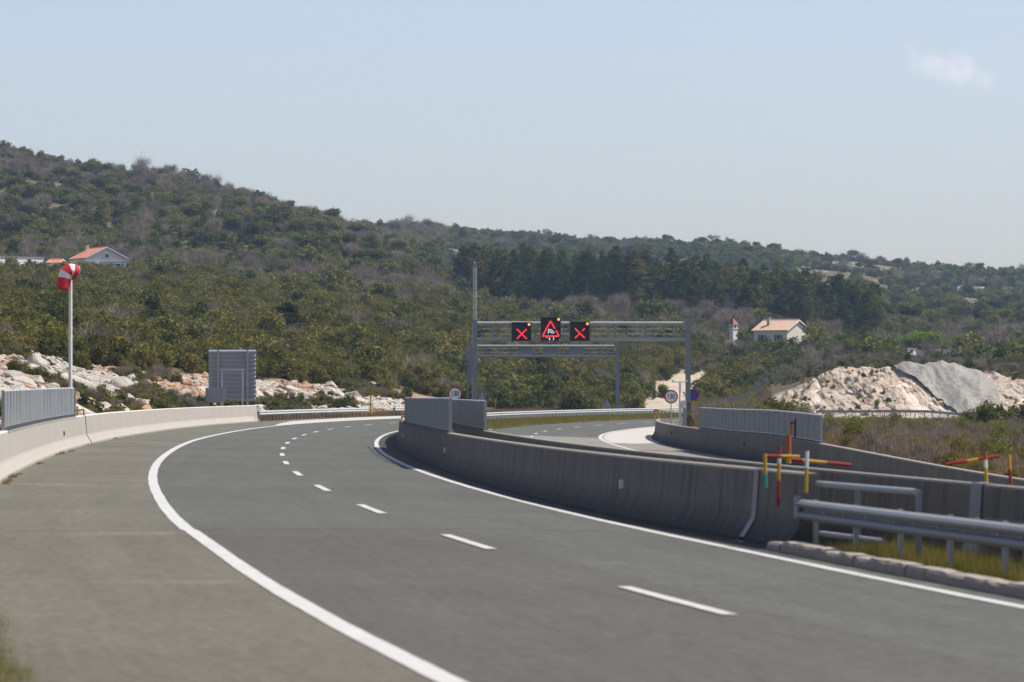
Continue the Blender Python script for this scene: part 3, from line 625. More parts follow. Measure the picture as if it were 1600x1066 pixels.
def led_x(label, x0, x1, y0, y1, cx, cy, broken=False):
    root, w_, h_ = led_sign(label, x0, x1, y0, y1); ox, oz = (cx - (x0 + x1) / 2) * K, ((y0 + y1) / 2 - cy) * K; s = 7.6 * K
    mb = MB(); y = -.185
    mb.bar((ox - s, y, oz + s), (ox + s, y, oz - s), .105, .02); mb.bar((ox - s, y - .003, oz - s), (ox, y - .003, oz), .105, .02)
    mb.bar((ox + (s * .45 if broken else .02), y - .003, oz + (s * .45 if broken else .02)), (ox + s, y - .003, oz + s), .105, .02)
    mb.build('red_cross', M['led_red'], root)
led_x('black signal panel with a red cross, beside the left mast end of the gantry', 799.5, 830, 504, 533, 815.3, 522)
led_x('black signal panel with a broken red cross, right of the warning triangle', 890.5, 921, 503, 533, 906, 521, True)
root, w_, h_ = led_sign('tall black signal panel with a red warning triangle and a windsock symbol', 845, 876, 496, 533)
tri = [Vector(((860.3 - 860.5) * K, -.185, (514.5 - 502) * K)), Vector(((873.5 - 860.5) * K, -.185, (514.5 - 525.5) * K)), Vector(((847.5 - 860.5) * K, -.185, (514.5 - 525.5) * K))]
mb = MB(); mb.bar(tri[2], tri[0], .115, .02); mb.bar(tri[0] + Vector((0, -.003, 0)), tri[0].lerp(tri[1], .5) + Vector((0, -.003, 0)), .115, .02)
mb.bar(tri[0].lerp(tri[1], .62) + Vector((0, -.003, 0)), tri[1] + Vector((0, -.003, 0)), .115, .02); mb.bar(tri[1] + Vector((0, -.006, 0)), tri[2] + Vector((0, -.006, 0)), .11, .02); mb.build('red_triangle', M['led_red'], root)
mb = MB(); q = lambda x, y: Vector(((x - 860.5) * K, -.185, (514.5 - y) * K))
mb.bar(q(856.6, 522), q(856.8, 514.5), .032, .02); mb.bar(q(857, 514.8), q(861.5, 515.6), .032, .02); mb.bar(q(861.5, 515.6), q(865.8, 520), .032, .02); mb.bar(q(865.8, 520), q(863, 521), .032, .02); mb.bar(q(863, 521), q(857.2, 517.8), .032, .02)
mb.bar(q(859.5, 515.5), q(859.2, 518.6), .025, .022); mb.bar(q(862.6, 516.6), q(861.2, 519.8), .025, .022)
mb.build('windsock_symbol', M['led_white'], root)
mb = MB()
for x, y0, y1 in ((854.7, 527.2, 528.3), (858.6, 528, 531.8), (865, 526.8, 528), (865.2, 529, 530), (864.6, 530.6, 531.6), (874.6, 530.6, 531.5)): mb.bar(q(x, y0), q(x, y1), .06, .02)
mb.build('digit_fragments', M['led_white'], root)

# ------------------------------------------------------------------ other signs and posts
def disc(r, y, n=32): return [Vector((r * math.cos(k * 2 * math.pi / n), y, r * math.sin(k * 2 * math.pi / n))) for k in range(n)]
def round_sign(label, x, y, D, dia, kind):
    c = at(x, y, D); gz = float(ground(c.x, D)); root = empty('road_sign', Vector((c.x, D, gz)), label, 'road sign'); z = c.z - gz; r = dia / 2 * D / F
    MB().tube([(0, .06, -.3), (0, .06, z + r * .8)], .04, 8).build('post', M['galv'], root)
    def plate(name, r, y0, th, mm):
        mb = MB(); mb.strip([disc(r, y0 - th), disc(r, y0)], 0, True); o = mb.build(name, M[mm], root, (0, 0, z)); return o
    plate('sign_plate', r, 0, .02, 'sign_red')
    if kind == '130':
        plate('sign_face', r * .80, -.021, .003, 'white'); o = link('speed_number', text_mesh('130', r * .98, M['ink'], 'speed_number'), root, (0, -.03, z)); o.rotation_euler = (R(90), 0, 0); o.scale = (.80, 1, 1)
    else:
        plate('sign_face', r * .83, -.021, .003, 'sign_blue'); mb = MB(); e = r * .57
        mb.bar((-e, -.028, e), (e, -.028, -e), r * .2, .004); mb.build('red_bar', M['sign_red'], root, (0, 0, z))
    return root, z, r
round_sign('round 130 speed limit sign standing behind the left median wind screen', 711, 615.5, 285, 22, '130')
round_sign('round 130 speed limit sign beside the thin white camera pole', 1048.5, 620, 300, 21.5, '130')
root, z, r = round_sign('round blue no parking sign with red rim behind the right gantry post', 1083.5, 617, 322, 18.5, 'park')
MB().box((.1, -.02, z - r - .2), (.62, .03, .3)).build('yellow_plate', M['yellow'], root); MB().box((.25, -.02, z - r - .62), (1.0, .03, .36)).build('grey_plate', M['galv'], root)
def tri_back(label, x, y, D, wpx, hpx):
    c = at(x, y, D); gz = float(ground(c.x, D)); root = empty('triangle_sign', Vector((c.x, D, gz)), label, 'road sign'); w_ = wpx * D / F; h_ = hpx * D / F; z = c.z - gz
    a = [(-w_ / 2, 0, -h_ / 2), (w_ / 2, 0, -h_ / 2), (0, 0, h_ / 2)]
    MB().add(a + [(p[0], .02, p[2]) for p in a], [(0, 1, 2), (5, 4, 3), (0, 3, 4, 1), (1, 4, 5, 2), (2, 5, 3, 0)]).build('sign_plate', M['galv'], root, (0, 0, z))
    MB().tube([(0, -.05, -.3), (0, -.05, z + h_ * .3)], .035, 8).build('post', M['galv_dull'], root)
    MB().box((0, -.03, z - h_ * .25), (w_ * .6, .03, .06)).build('brace', M['galv_dull'], root)
tri_back('grey back of a triangular sign beside the left gantry post', 753, 623, 305, 17, 24)
tri_back('grey back of a triangular sign left of the rear gantry post', 948, 631, 425, 17, 16)
# camera pole
c = at(1062.5, 655, 290); gz = float(ground(c.x, 290)); root = empty('camera_pole', Vector((c.x, 290, gz)), 'thin white pole with a small control box in front of the right gantry post', 'pole'); zt = at(0, 597, 290).z - gz
MB().tube([(0, 0, -.3), (0, 0, zt)], [.11, .08], 10).build('post', M['white_metal'], root)
MB().box((0, -.02, zt), (1.1, .06, .05)).build('cross_arm', M['galv'], root); MB().box((-.5, 0, zt + .08), (.10, .2, .12)).box((.5, 0, zt + .08), (.1, .2, .12)).build('camera', M['white_metal'], root)
MB().box((.27, 0, at(0, 632, 290).z - gz), (.34, .28, .55)).build('control_box', M['white_metal'], root)
MB().box((.33, .05, (at(0, 638, 290).z - gz) / 2), (.28, .28, at(0, 640, 290).z - gz + .3)).build('pedestal', M['galv'], root)
p = on(766, 452); root = empty('marker_drum', p, 'small white drum standing on the dry median grass behind the guardrail', 'marker post')
MB().tube([(0, 0, -.2), (0, 0, at(0, 632, 452).z - p.z)], .25, 12).box((0, 0, at(0, 631.5, 452).z - p.z), (.54, .54, .06)).build('drum', M['white_metal'], root)

# big sign seen from behind
SD = 318; c = at(363, 627, SD); gz = float(ground(c.x, SD)); k = SD / F; z0 = c.z - gz; hh = 81 * k; ww = 74 * k
root = empty('direction_sign', Vector((c.x, SD, gz)), 'large ribbed grey back of a road sign above the white rocks', 'road sign')
MB().box((0, .05, z0 + hh / 2), (ww, .03, hh)).build('sign_plate', M['sign_back'], root)
n = 12
for i in range(n):
    z = z0 + hh * (i + .5) / n; mb = MB(); mb.add([(-ww / 2, .034, z - .15), (ww / 2, .034, z - .15), (ww / 2, -.11, z - .02), (-ww / 2, -.11, z - .02), (ww / 2, -.11, z + .03), (-ww / 2, -.11, z + .03), (ww / 2, .034, z + .1), (-ww / 2, .034, z + .1)], [(0, 1, 2, 3), (3, 2, 4, 5), (5, 4, 6, 7)]); mb.build('panel_rib', M['sign_back'], root)
for x in (341 - 363, 387 - 363): MB().box((x * k, -.19, (z0 + hh) / 2 - .2), (.15, .15, z0 + hh + .4)).build('post', M['galv'], root)
SD2 = 300; c = at(362, 578, SD2); gz = float(ground(c.x, SD2)); root = empty('steel_portal', Vector((c.x, SD2, gz)), 'thin steel frame of two posts and a crossbar before the large sign back', 'sign post'); z = c.z - gz; k2 = SD2 / F
for x in (346.5 - 362, 379 - 362): MB().box((x * k2, 0, z / 2 - .2), (.11, .11, z + .4)).build('post', M['galv_bright'], root)
MB().box((0, 0, z), (40 * k2, .1, .1)).build('crossbar', M['galv_bright'], root)
SD3 = 288; c = at(337, 628, SD3); gz = float(ground(c.x, SD3)); root = empty('road_sign', Vector((c.x, SD3, gz)), 'small grey back of a rectangular sign before the large sign back', 'road sign'); z = c.z - gz; k3 = SD3 / F
MB().box((0, 0, z + 11 * k3), (32 * k3, .03, 22 * k3)).build('sign_plate', M['galv'], root)
for s in (-1, 1): MB().box((s * 11.5 * k3, -.05, (z + 22 * k3) / 2 - .2), (.07, .07, z + 22 * k3 + .4)).build('post', M['sign_back'], root)
for dz in (4, 11, 18): MB().box((0, -.03, z + dz * k3), (31 * k3, .03, .05)).build('brace', M['sign_back'], root)

# windsock
WD = 181; p = at(110, 610, WD); gz = float(ground(p.x, WD)); root = empty('windsock', Vector((p.x, WD, gz)), 'red and white windsock on a tall white pole behind the left screen', 'windsock')
kz = lambda y: at(0, y, WD).z - gz; kw = WD / F
MB().tube([(0, 0, -.3), (0, 0, kz(425))], [.09, .075], 12).build('pole', M['white_metal'], root)
MB().tube([(0, 0, kz(425)), (0, 0, kz(413))], .035, 8).build('swivel', M['galv'], root)
MB().tube([(0, 0, kz(414)), (0, 0, kz(410)), (0, 0, kz(408))], [.07, .07, .03], 10).build('obstruction_lamp', M['orange'], root)
cl = [(118.5, 426.5, 12.2), (113.5, 424.6, 12.4), (109.6, 424, 12.0), (105.2, 427, 11.2), (102.8, 435.5, 10.4), (101.6, 444, 9.6), (100.4, 452, 8.8)]
mb = MB(); n = 22; rings = []
for i, (x, y, r) in enumerate(cl):
    a = cl[max(i - 1, 0)]; b_ = cl[min(i + 1, len(cl) - 1)]; tg = Vector((b_[0] - a[0], -4.0 if i < 3 else -1.5, -(b_[1] - a[1]))).normalized()
    u = Vector((0, 1, 0)) - tg * tg.y; u.normalize(); v = tg.cross(u); c0 = Vector(((x - 110) * kw, -.30 - .045 * i, kz(y)))
    rings.append([c0 + (r * kw) * (math.cos(q * 2 * math.pi / n) * u + math.sin(q * 2 * math.pi / n) * v) * (1 + (.05 * math.sin(q * 1.7 + i * 1.3) if i else 0)) for q in range(n)])
bandc = [0, 1, 0, 1, 0, 0]
for i in range(len(rings) - 1):
    mb.add(rings[i] + rings[i + 1], [(q, (q + 1) % n, n + (q + 1) % n, n + q) for q in range(n)], bandc[i], True)
mb.build('sock', [M['sock_red'], M['sock_white']], root)
mb = MB(); mb.tube(rings[0] + [rings[0][0]], .02, 5); mb.build('hoop', M['galv'], root)

# ------------------------------------------------------------------ houses
def gable_house(name, label, loc, rz, W, L, hw, hr, wall, roof, base=3.0, ov=.35):
    """gable walls at y = -L/2 and +L/2, width W along x, ridge along y"""
    root = empty(name, loc, label, 'house', None, rz); mb = MB()
    for s in (-1, 1): mb.box((s * (W / 2 - .15), 0, (hw - base) / 2), (.3, L, hw + base))
    for s in (-1, 1):
        y0, y1 = s * L / 2, s * (L / 2 - .3); g_ = [(-W / 2 + .31, -base), (W / 2 - .31, -base), (W / 2 - .31, hw), (0, hw + hr - .1), (-W / 2 + .31, hw)]
        vs = [(x, y0, z) for x, z in g_] + [(x, y1, z) for x, z in g_]; mb.add(vs, [(0, 1, 2, 3, 4), (9, 8, 7, 6, 5)] + [(i, (i + 1) % 5, 5 + (i + 1) % 5, 5 + i) for i in range(5)])
    mb.build('wall', wall, root)
    for s in (-1, 1):
        e = ov; sl = hr / (W / 2); a = (s * (W / 2 + e), hw - e * sl); sec = [(0, hw + hr + .02), (a[0], a[1] + .02), (a[0], a[1] + .22), (0, hw + hr + .24)]
        MB().strip([[(x + s * .004, y, z) for x, z in sec] for y in (-L / 2 - e, L / 2 + e)], 0, True).build('roof', roof, root)
        for yy in (-L / 2 - e - .03, L / 2 + e + .03): MB().bar((s * .02, yy, hw + hr + .1), (a[0], yy, a[1] + .08), .2, .05).build('verge_board', M['white_metal'], root)
    MB().tube([(0, -L / 2 - ov, hw + hr + .24), (0, L / 2 + ov, hw + hr + .24)], .13, 8).build('ridge_cap', roof, root)
    return root
def window(root, c, w_, h_, rz, shutters=True, mm='shutter'):
    """c: centre on the wall face in house space, rz: facing (0 = -y)"""
    f = MB(); 
    for s in (-1, 1): f.box((s * w_ / 2, 0, 0), (.09, .12, h_ + .09)); f.box((0, 0, s * h_ / 2), (w_ - .09, .12, .09))
    fo = f.build('window', M['white_metal'], root, c); fo.rotation_euler.z = rz
    MB().box((0, 0, 0), (w_ - .09, .05, h_ - .09)).build('pane', M['glass'], fo)
    if shutters:
        for s in (-1, 1): MB().box((s * (w_ * .5 + .05 + w_ * .27), -.03, 0), (w_ * .5, .06, h_)).build('shutter', M[mm], fo)
HD = 850; p = on(153, HD); p.z = at(0, 419, HD).z
h = gable_house('house', 'house with orange tiled roof and a grey gable on the left hillside', p, R(24), 8.5, 11.0, 1.9, 2.1, M['stucco_grey'], M['tiles'])
window(h, (0, -5.77, 2.35), .9, .95, 0, False); window(h, (-2.4, -5.77, .2), 1.2, 1.2, 0); window(h, (2.4, -5.77, .2), 1.2, 1.2, 0)
MB().box((-1.2, 3.4, 4.0), (.6, .6, 1.3)).box((-1.2, 3.4, 4.7), (.8, .8, .1)).build('chimney', M['stucco_grey'], h)
MB().box((0, -5.80, 1.35), (9.4, .1, .14)).build('string_course', M['white_metal'], h)
M['stone_pale'] = plain('whitewashed_stone_wall', (.92, .89, .83), .95, 0, .14, 1.0)
def flat_block(name, label, xa, xb, yt, D, depth, wall, cat='building', wins=(), hgt=4.0):
    a, b_ = at(xa, yt, D), at(xb, yt, D); c = (a + b_) / 2; W = b_.x - a.x; root = empty(name, Vector((c.x, D, a.z - hgt)), label, cat, None, R(38))
    MB().box((0, depth / 2, hgt / 2 - 1.5), (W, depth, hgt + 3)).build('wall', wall, root)
    MB().box((0, depth / 2, hgt + .06), (W + .3, depth + .3, .12)).build('roof', M['conc_top'], root)
    for x, y, w_, h_ in wins: window(root, ((x - (xa + xb) / 2) * D / F, -.02, (yt - y) * D / F + hgt), w_, h_, 0, False)
    return root
flat_block('cottage', 'low pale stone building with a dark window at the left edge of the frame', -14, 74, 402, 856, 6, M['stone_pale'], 'building', ((11, 408, 1.1, 1.2), (48, 408, 1.0, 1.1)))
flat_block('outbuilding', 'low pale wall building between the stone cottage and the orange roofed house', 78, 106, 412.5, 846, 4, M['stone_pale'])
p = on(90, 852); p.z = at(0, 414, 858).z; gable_house('shed', 'small shed with orange roof left of the orange roofed house', Vector((at(88, 0, 858).x, 858, at(0, 415, 858).z)), R(70), 2.6, 2.6, .5, .6, M['stone_wall'], M['tiles'])
HD = 800; p = Vector((at(1221, 0, HD).x, HD, at(0, 531, HD).z))
h = gable_house('house', 'cream house with faded tile roof and teal shutters below the pine wood', p, R(52), 7.6, 7.8, 1.75, 1.85, M['stucco_cream'], M['tiles_pale'])
window(h, (-3.82, 1.9, .35), .9, 1.2, R(-90)); window(h, (-3.82, -1.9, .35), .9, 1.2, R(-90)); window(h, (1.6, -3.92, .3), .8, 1.1, 0, False)
MB().box((-2.0, 1.6, 3.5), (.55, .55, 1.4)).box((-2.0, 1.6, 4.25), (.75, .75, .12)).build('chimney', M['stone_wall'], h)
# bell tower
BD = 815; p = Vector((at(1146, 0, BD).x, BD, at(0, 526, BD).z)); kb = BD / F; root = empty('bell_tower', p, 'slim white bell tower with a pointed red roof among bare trees', 'tower', None, R(38))
zz = lambda y: at(0, y, BD).z - p.z
MB().box((0, 0, zz(514) / 2 - .5), (1.15, 1.15, zz(514) + 1)).build('wall', M['sock_white'], root)
mb = MB()
for sx in (-1, 1):
    for sy in (-1, 1): mb.box((sx * .46, sy * .46, (zz(514) + zz(508)) / 2), (.22, .22, zz(508) - zz(514)))
mb.build('belfry_pillar', M['sock_white'], root)
MB().box((0, 0, zz(514) + .05), (1.4, 1.4, .12)).box((0, 0, zz(508) + .06), (1.35, 1.35, .16)).build('cornice', M['sock_white'], root)
MB().box((0, 0, zz(511)), (.3, .3, .4)).build('bell', M['black'], root)
zr = zz(507); zp = zz(497); MB().add([(-.75, -.75, zr), (.75, -.75, zr), (.75, .75, zr), (-.75, .75, zr), (0, 0, zp)], [(0, 1, 4), (1, 2, 4), (2, 3, 4), (3, 0, 4), (3, 2, 1, 0)]).build('roof', M['red'], root)
MB().box((0, 0, zp + .3), (.08, .08, .8)).box((0, 0, zp + .45), (.4, .08, .08)).build('cross', M['ink'], root)
flat_block('shed', 'low stone shed with a pale flat roof right of the cream house', 1351, 1379, 538, 760, 3.5, M['stone_wall'], 'shed', (), 2.0)
b1 = flat_block('cottage', 'white flat roofed cottage under the bright green tree', 1414, 1434, 545, 722, 4, M['sock_white'], 'building', ((1424, 549, .8, .7),), 2.2)
b1 = flat_block('cottage', 'white cottage with a green door among the campsite trees', 1441, 1474, 547, 728, 4, M['sock_white'], 'building', ((1447, 551, .8, .7),), 2.4)
MB().box((.6, -.03, .7), (1.0, .08, 1.7)).build('door', M['teal'], b1)
b1 = flat_block('kiosk', 'small white roofed kiosk left of the dark round tree', 1490, 1506, 546, 715, 3, M['stucco_grey'], 'building', (), 2.4)
p = on(1446, 560); 

# ------------------------------------------------------------------ plants: prototypes
def leaf_cloud(centers, radii, n, size, up=.15, seed=0, flat=1.0, inner=.55):
    r = np.random.RandomState(seed); V = []; cnt = np.array(radii) ** 2; cnt = np.maximum(8, (n * cnt / cnt.sum()).astype(int)); C = []
    for c, rad, k in zip(centers, radii, cnt):
        d = r.randn(k, 3); d /= np.linalg.norm(d, axis=1)[:, None]; rr = rad * (inner + (1 - inner) * r.rand(k) ** .5) * (1 + .22 * r.randn(k))
        q = d * rr[:, None]; q[:, 2] *= flat; C.append(q + np.array(c))
    C = np.concatenate(C); k = len(C); nrm = r.randn(k, 3) * .8 + np.array([0, 0, up * 4]); nrm /= np.linalg.norm(nrm, axis=1)[:, None]
    a = np.cross(nrm, r.randn(k, 3)); a /= np.linalg.norm(a, axis=1)[:, None]; b = np.cross(nrm, a); s = size * (.5 + r.rand(k))[:, None]
    V = np.stack([C - a * s, C + b * s * .55, C + a * s, C - b * s * .55], 1).reshape(-1, 3); F_ = np.arange(len(V)).reshape(-1, 4); return V, F_
def twig_cloud(cs, n, ln, wd, seed=0):
    """thin upward and outward slivers around branch points cs (points with a growth direction)"""
    r = np.random.RandomState(seed); i = r.randint(0, len(cs), n); P = np.array([c[0] for c in cs])[i]; Dr = np.array([c[1] for c in cs])[i] + r.randn(n, 3) * .42
    Dr /= np.linalg.norm(Dr, axis=1)[:, None]; L = ln * (.5 + r.rand(n))[:, None]; sd = np.cross(Dr, r.randn(n, 3)); sd /= np.linalg.norm(sd, axis=1)[:, None]; P = P + r.randn(n, 3) * ln * .22
    V = np.stack([P - sd * wd, P + sd * wd, P + Dr * L], 1).reshape(-1, 3); return V, np.arange(len(V)).reshape(-1, 3)
def arr_mesh(name, V, F_, mat): return grid_mesh(name, V, F_, mat, False)
def blob_set(seed, w_, h_, k):
    r = random.Random(seed); cs, rs = [], []
    for i in range(k):
        a = r.uniform(0, 6.28); q = r.uniform(0, 1) ** .6 * w_ * .36; z = h_ * r.uniform(.28, .78) * (1 - .35 * (q / (w_ * .5)) ** 2)
        cs.append((q * math.cos(a), q * math.sin(a), z)); rs.append(r.uniform(.16, .27) * min(w_, h_) + .03)
    return cs, rs
def shrub(name, seed, w_, h_, n, size, mat, k=9, up=.15): return arr_mesh(name, *leaf_cloud(*blob_set(seed, w_, h_, k), n, size, up, seed), mat)
def skeleton(seed, h_, spread, levels=4, trunk=.3):
    """branch polylines [(a, b, ra, rb)] and twig starts"""
    r = random.Random(seed); segs, tips = [], []
    def grow(p, d, L, rad, lv):
        q = p + d * L; segs.append((p, q, rad, rad * .68))
        if lv >= 2: tips.append((tuple(p.lerp(q, .6)), tuple(d)))
        if lv == levels: tips.append((tuple(q), tuple(d))); return
        for i in range(r.choice((2, 3, 3)) if lv else 4):
            nd = (d + Vector((r.gauss(0, spread), r.gauss(0, spread), r.gauss(.12, spread * .5)))).normalized(); grow(q, nd, L * r.uniform(.62, .85), rad * .62, lv + 1)
    grow(Vector((0, 0, -.3)), Vector((r.gauss(0, .08), r.gauss(0, .08), 1)).normalized(), h_ * trunk, h_ * .022, 0); return segs, tips
def branch_mesh(name, segs, mat, n=4):
    mb = MB()
    for a, b_, ra, rb in segs: mb.tube([a, b_], [ra, rb], n, 0, True, False)
    return mb.mesh(name, mat)
def bare(seed, h_=6.0, tw=1500):
    segs, tips = skeleton(seed, h_, .48, 4, .24); return branch_mesh('trunk', segs, M['bark_pale']), arr_mesh('crown', *twig_cloud(tips, tw, h_ * .15, .016, seed), M['twig'])
def broad(seed, h_, mat, n=1600, size=.17, spread=.5):
    segs, tips = skeleton(seed, h_, spread, 3, .28); cs = [t_[0] for t_ in tips]; return branch_mesh('trunk', segs, M['bark']), arr_mesh('crown', *leaf_cloud(cs, [h_ * random.uniform(.10, .15) for _ in cs], n, size, .15, seed, .85), mat)
def pine(seed, h_=13.0, n=4600):
    r = random.Random(seed); mb = MB(); mb.tube([(0, 0, -.5), (r.gauss(0, .15), r.gauss(0, .15), h_ * .5), (r.gauss(0, .25), r.gauss(0, .25), h_ * .96)], [.24, .16, .03], 6); cs, rs = [], []
    z = h_ * r.uniform(.10, .22); wmax = h_ * r.uniform(.15, .27); e1 = r.uniform(1.1, 2.4); lo = z
    while z < h_ * .98:
        f = (z - lo) / (h_ - lo); rad = wmax * (1 - f ** e1) ** .9 * r.uniform(.75, 1.15) * (.6 + .4 * min(1, f * 4)) + .1
        for i in range(r.choice((3, 4, 5)) if f < .85 else 2):
            a = r.uniform(0, 6.28); q = rad * r.uniform(.35, 1.05); zz_ = z + q * r.uniform(.05, .35); cs.append((q * math.cos(a), q * math.sin(a), zz_)); rs.append(r.uniform(.5, .95) * (1.1 - .3 * f))
            if q > .6 and i < 2: mb.tube([(0, 0, z), (q * math.cos(a), q * math.sin(a), zz_)], [.05, .02], 4)
        z += h_ * .048
    return mb.mesh('trunk', M['bark']), arr_mesh('crown', *leaf_cloud(cs, rs, n, .21, .1, seed, .7, .3), M['leaf_pine'])
mac = [shrub('macchia_shrub', 40 + i, random.uniform(2.2, 3.1), random.uniform(1.5, 2.5), 1100, .105, M['leaf_macchia'], 10) for i in range(6)]
CLEAR = [(92, 202, 795, 852), (-20, 110, 800, 862), (1166, 1270, 745, 803), (1128, 1164, 725, 818), (1405, 1515, 650, 735), (1345, 1385, 705, 763)]
def clear(x, D):
    k = np.zeros(np.shape(x), bool)
    for a, b_, c_, e in CLEAR: k |= (x > a) & (x < b_) & (D > c_) & (D < e)
    return k
hil = [shrub('hill_shrub', 60 + i, random.uniform(2.8, 4.2), random.uniform(2.0, 3.6), 800, .19, M['leaf_hill'], 9) for i in range(6)]
bud = [shrub('budding_shrub', 80 + i, 3.6, random.uniform(2.4, 3.4), 900, .13, M['leaf_bud'], 9) for i in range(3)]
def bare_bush(seed, h_=2.6):
    r = random.Random(seed); tips = [((r.gauss(0, .55), r.gauss(0, .55), r.uniform(.1, h_ * .62)), (r.gauss(0, .45), r.gauss(0, .45), 1)) for _ in range(60)]
    return arr_mesh('bare_bush', *twig_cloud(tips, 800, h_ * .3, .017, seed), M['twig'])
bab = [bare_bush(100 + i, random.uniform(2.4, 3.6)) for i in range(4)]
def tuft(seed, mat, h_=.5, n=120, w_=.35, wd=.012):
    r = np.random.RandomState(seed); P = r.randn(n, 3) * [w_ * .5, w_ * .5, 0]; Dr = r.randn(n, 3) * .35 + [0, 0, 1]; L = h_ * (.4 + .8 * r.rand(n))[:, None]; sd = np.cross(Dr, r.randn(n, 3)); sd /= np.linalg.norm(sd, axis=1)[:, None]
    return arr_mesh('tuft', np.stack([P - sd * wd, P + sd * wd, P + Dr * L], 1).reshape(-1, 3), np.arange(n * 3).reshape(-1, 3), mat)
gtuft = [tuft(140 + i, M['grass'], .22, 160, .4, .006) for i in range(3)]; dtuft = [tuft(150 + i, M['dry'], random.uniform(.5, 1.1), 160, .6, .014) for i in range(4)]
bares = [bare(200 + i, 6.0) for i in range(5)]; pines = [pine(220 + i, 13) for i in range(10)]
greens = [broad(240 + i, 6.0, M['leaf_green'], 2200, .16) for i in range(3)]; olives = [broad(250 + i, 5.0, M['leaf_hill'], 1800, .16) for i in range(3)]; buds = [broad(260 + i, 5.0, M['leaf_bud'], 1500, .12) for i in range(3)]
def rockmesh(seed, mat, sub=3):
    r = np.random.RandomState(seed); bm = bmesh.new(); bmesh.ops.create_icosphere(bm, subdivisions=sub, radius=1); pls = [(v / np.linalg.norm(v), .46 + .34 * r.rand()) for v in r.randn(13, 3)]
    st = np.array([1, .8 + .3 * r.rand(), .6 + .25 * r.rand()])
    for v in bm.verts:
        p = np.array(v.co)
        for n_, d_ in pls:
            e = p @ n_ - d_
            if e > 0: p = p - n_ * e
        p = p * (1 + .10 * (fbm(np.array([p[0] * 2.3 + 9 + seed]), np.array([p[1] * 2.3 + p[2] * 1.7 + 9]), seed % 90, 3)[0] - .5) * 2) * st; v.co = p * 1.2
    me = bpy.data.meshes.new('boulder'); bm.to_mesh(me); bm.free(); me.materials.append(mat); return me
rocks = [rockmesh(300 + i, M['rock']) for i in range(8)] + [rockmesh(320 + i, M['rock_rust']) for i in range(3)]
pebbles = [rockmesh(340 + i, M['rock'], 2) for i in range(4)] + [rockmesh(350 + i, M['rock_rust'], 2) for i in range(3)]

ZB = [(110, 'left of the windsock pole'), (320, 'between windsock and large sign back'), (405, 'behind the large sign back'), (520, 'just right of the large sign back'), (632, 'left of the median screens'), (745, 'behind the median screens'), (860, 'under the left half of the gantries'), (968, 'under the right half of the rear gantry'), (1080, 'between the two right gantry posts'), (9999, 'right of the gantry')]
ZH = [(80, 'above the stone building'), (210, 'above the orange roofed house'), (330, 'right of the orange roofed house'), (480, 'above the large sign back'), (640, 'above the far left guardrails'), (740, 'left of the mast'), (835, 'over the left lit panel'), (905, 'over the right lit panels'), (990, 'over the rear gantry post'), (1085, 'over the right gantry post'), (1180, 'over the bell tower'), (1270, 'over the cream house'), (1400, 'right of the cream house'), (1500, 'over the rock netting'), (9999, 'at the right edge')]
def zoned(o, look, cat, group, x, Z):
    z = next(b_ for a, b_ in Z if x < a); return tag(o, look + ', ' + z, cat, group + ', ' + z)
# ------------------------------------------------------------------ scattered stuff by geometry nodes
def scatter(name, pts, scl, rot, idx, meshes):
    pc = bpy.data.collections.new(name + '_sources')
    for i, me in enumerate(meshes): pc.objects.link(bpy.data.objects.new(f'{i:02d}_{me.name}_source', me))
    me = bpy.data.meshes.new(name); me.vertices.add(len(pts)); me.vertices.foreach_set('co', np.asarray(pts, np.float32).ravel())
    for n_, a, ty in (('scl', scl, 'FLOAT'), ('rot', rot, 'FLOAT'), ('pick', idx, 'INT')):
        k = me.attributes.new(n_, ty, 'POINT'); k.data.foreach_set('value', np.asarray(a, np.float32 if ty == 'FLOAT' else np.int32))
    o = bpy.data.objects.new(name, me); col.objects.link(o); ng = bpy.data.node_groups.new(name, 'GeometryNodeTree'); ng.interface.new_socket('Geometry', in_out='INPUT', socket_type='NodeSocketGeometry'); ng.interface.new_socket('Geometry', in_out='OUTPUT', socket_type='NodeSocketGeometry')
    N = NT(ng); gi = N.node('NodeGroupInput'); go = N.node('NodeGroupOutput')
    na = lambda n_, ty: N.node('GeometryNodeInputNamedAttribute', {'Name': n_}, data_type=ty).outputs[0]
    ci = N.node('GeometryNodeCollectionInfo', {'Collection': pc, 'Separate Children': True, 'Reset Children': True})
    mp = N.node('GeometryNodeMeshToPoints', {'Mesh': gi.outputs[0]})
    rv = N.node('ShaderNodeCombineXYZ', {2: na('rot', 'FLOAT')}); er = N.node('FunctionNodeEulerToRotation', {0: rv.outputs[0]})
    ip = N.node('GeometryNodeInstanceOnPoints', {'Points': mp.outputs[0], 'Instance': ci.outputs[0], 'Pick Instance': True, 'Instance Index': na('pick', 'INT'), 'Rotation': er.outputs[0], 'Scale': na('scl', 'FLOAT')})
    N.l.new(ip.outputs[0], go.inputs[0]); md = o.modifiers.new('scatter', 'NODES'); md.node_group = ng; return tag(o, kind='stuff')
def area_points(n, x0, x1, d0, d1):
    D = np.sqrt(rng.rand(n) * (d1 ** 2 - d0 ** 2) + d0 ** 2); x = x0 + (x1 - x0) * rng.rand(n); X = (x - CX) / F * D; Z = ground(X, D); T, d = locate(X, D); return x, D, X, Z, T, d
def visible_rank(D, scale): return D / scale
XL, XR = -130, 1730
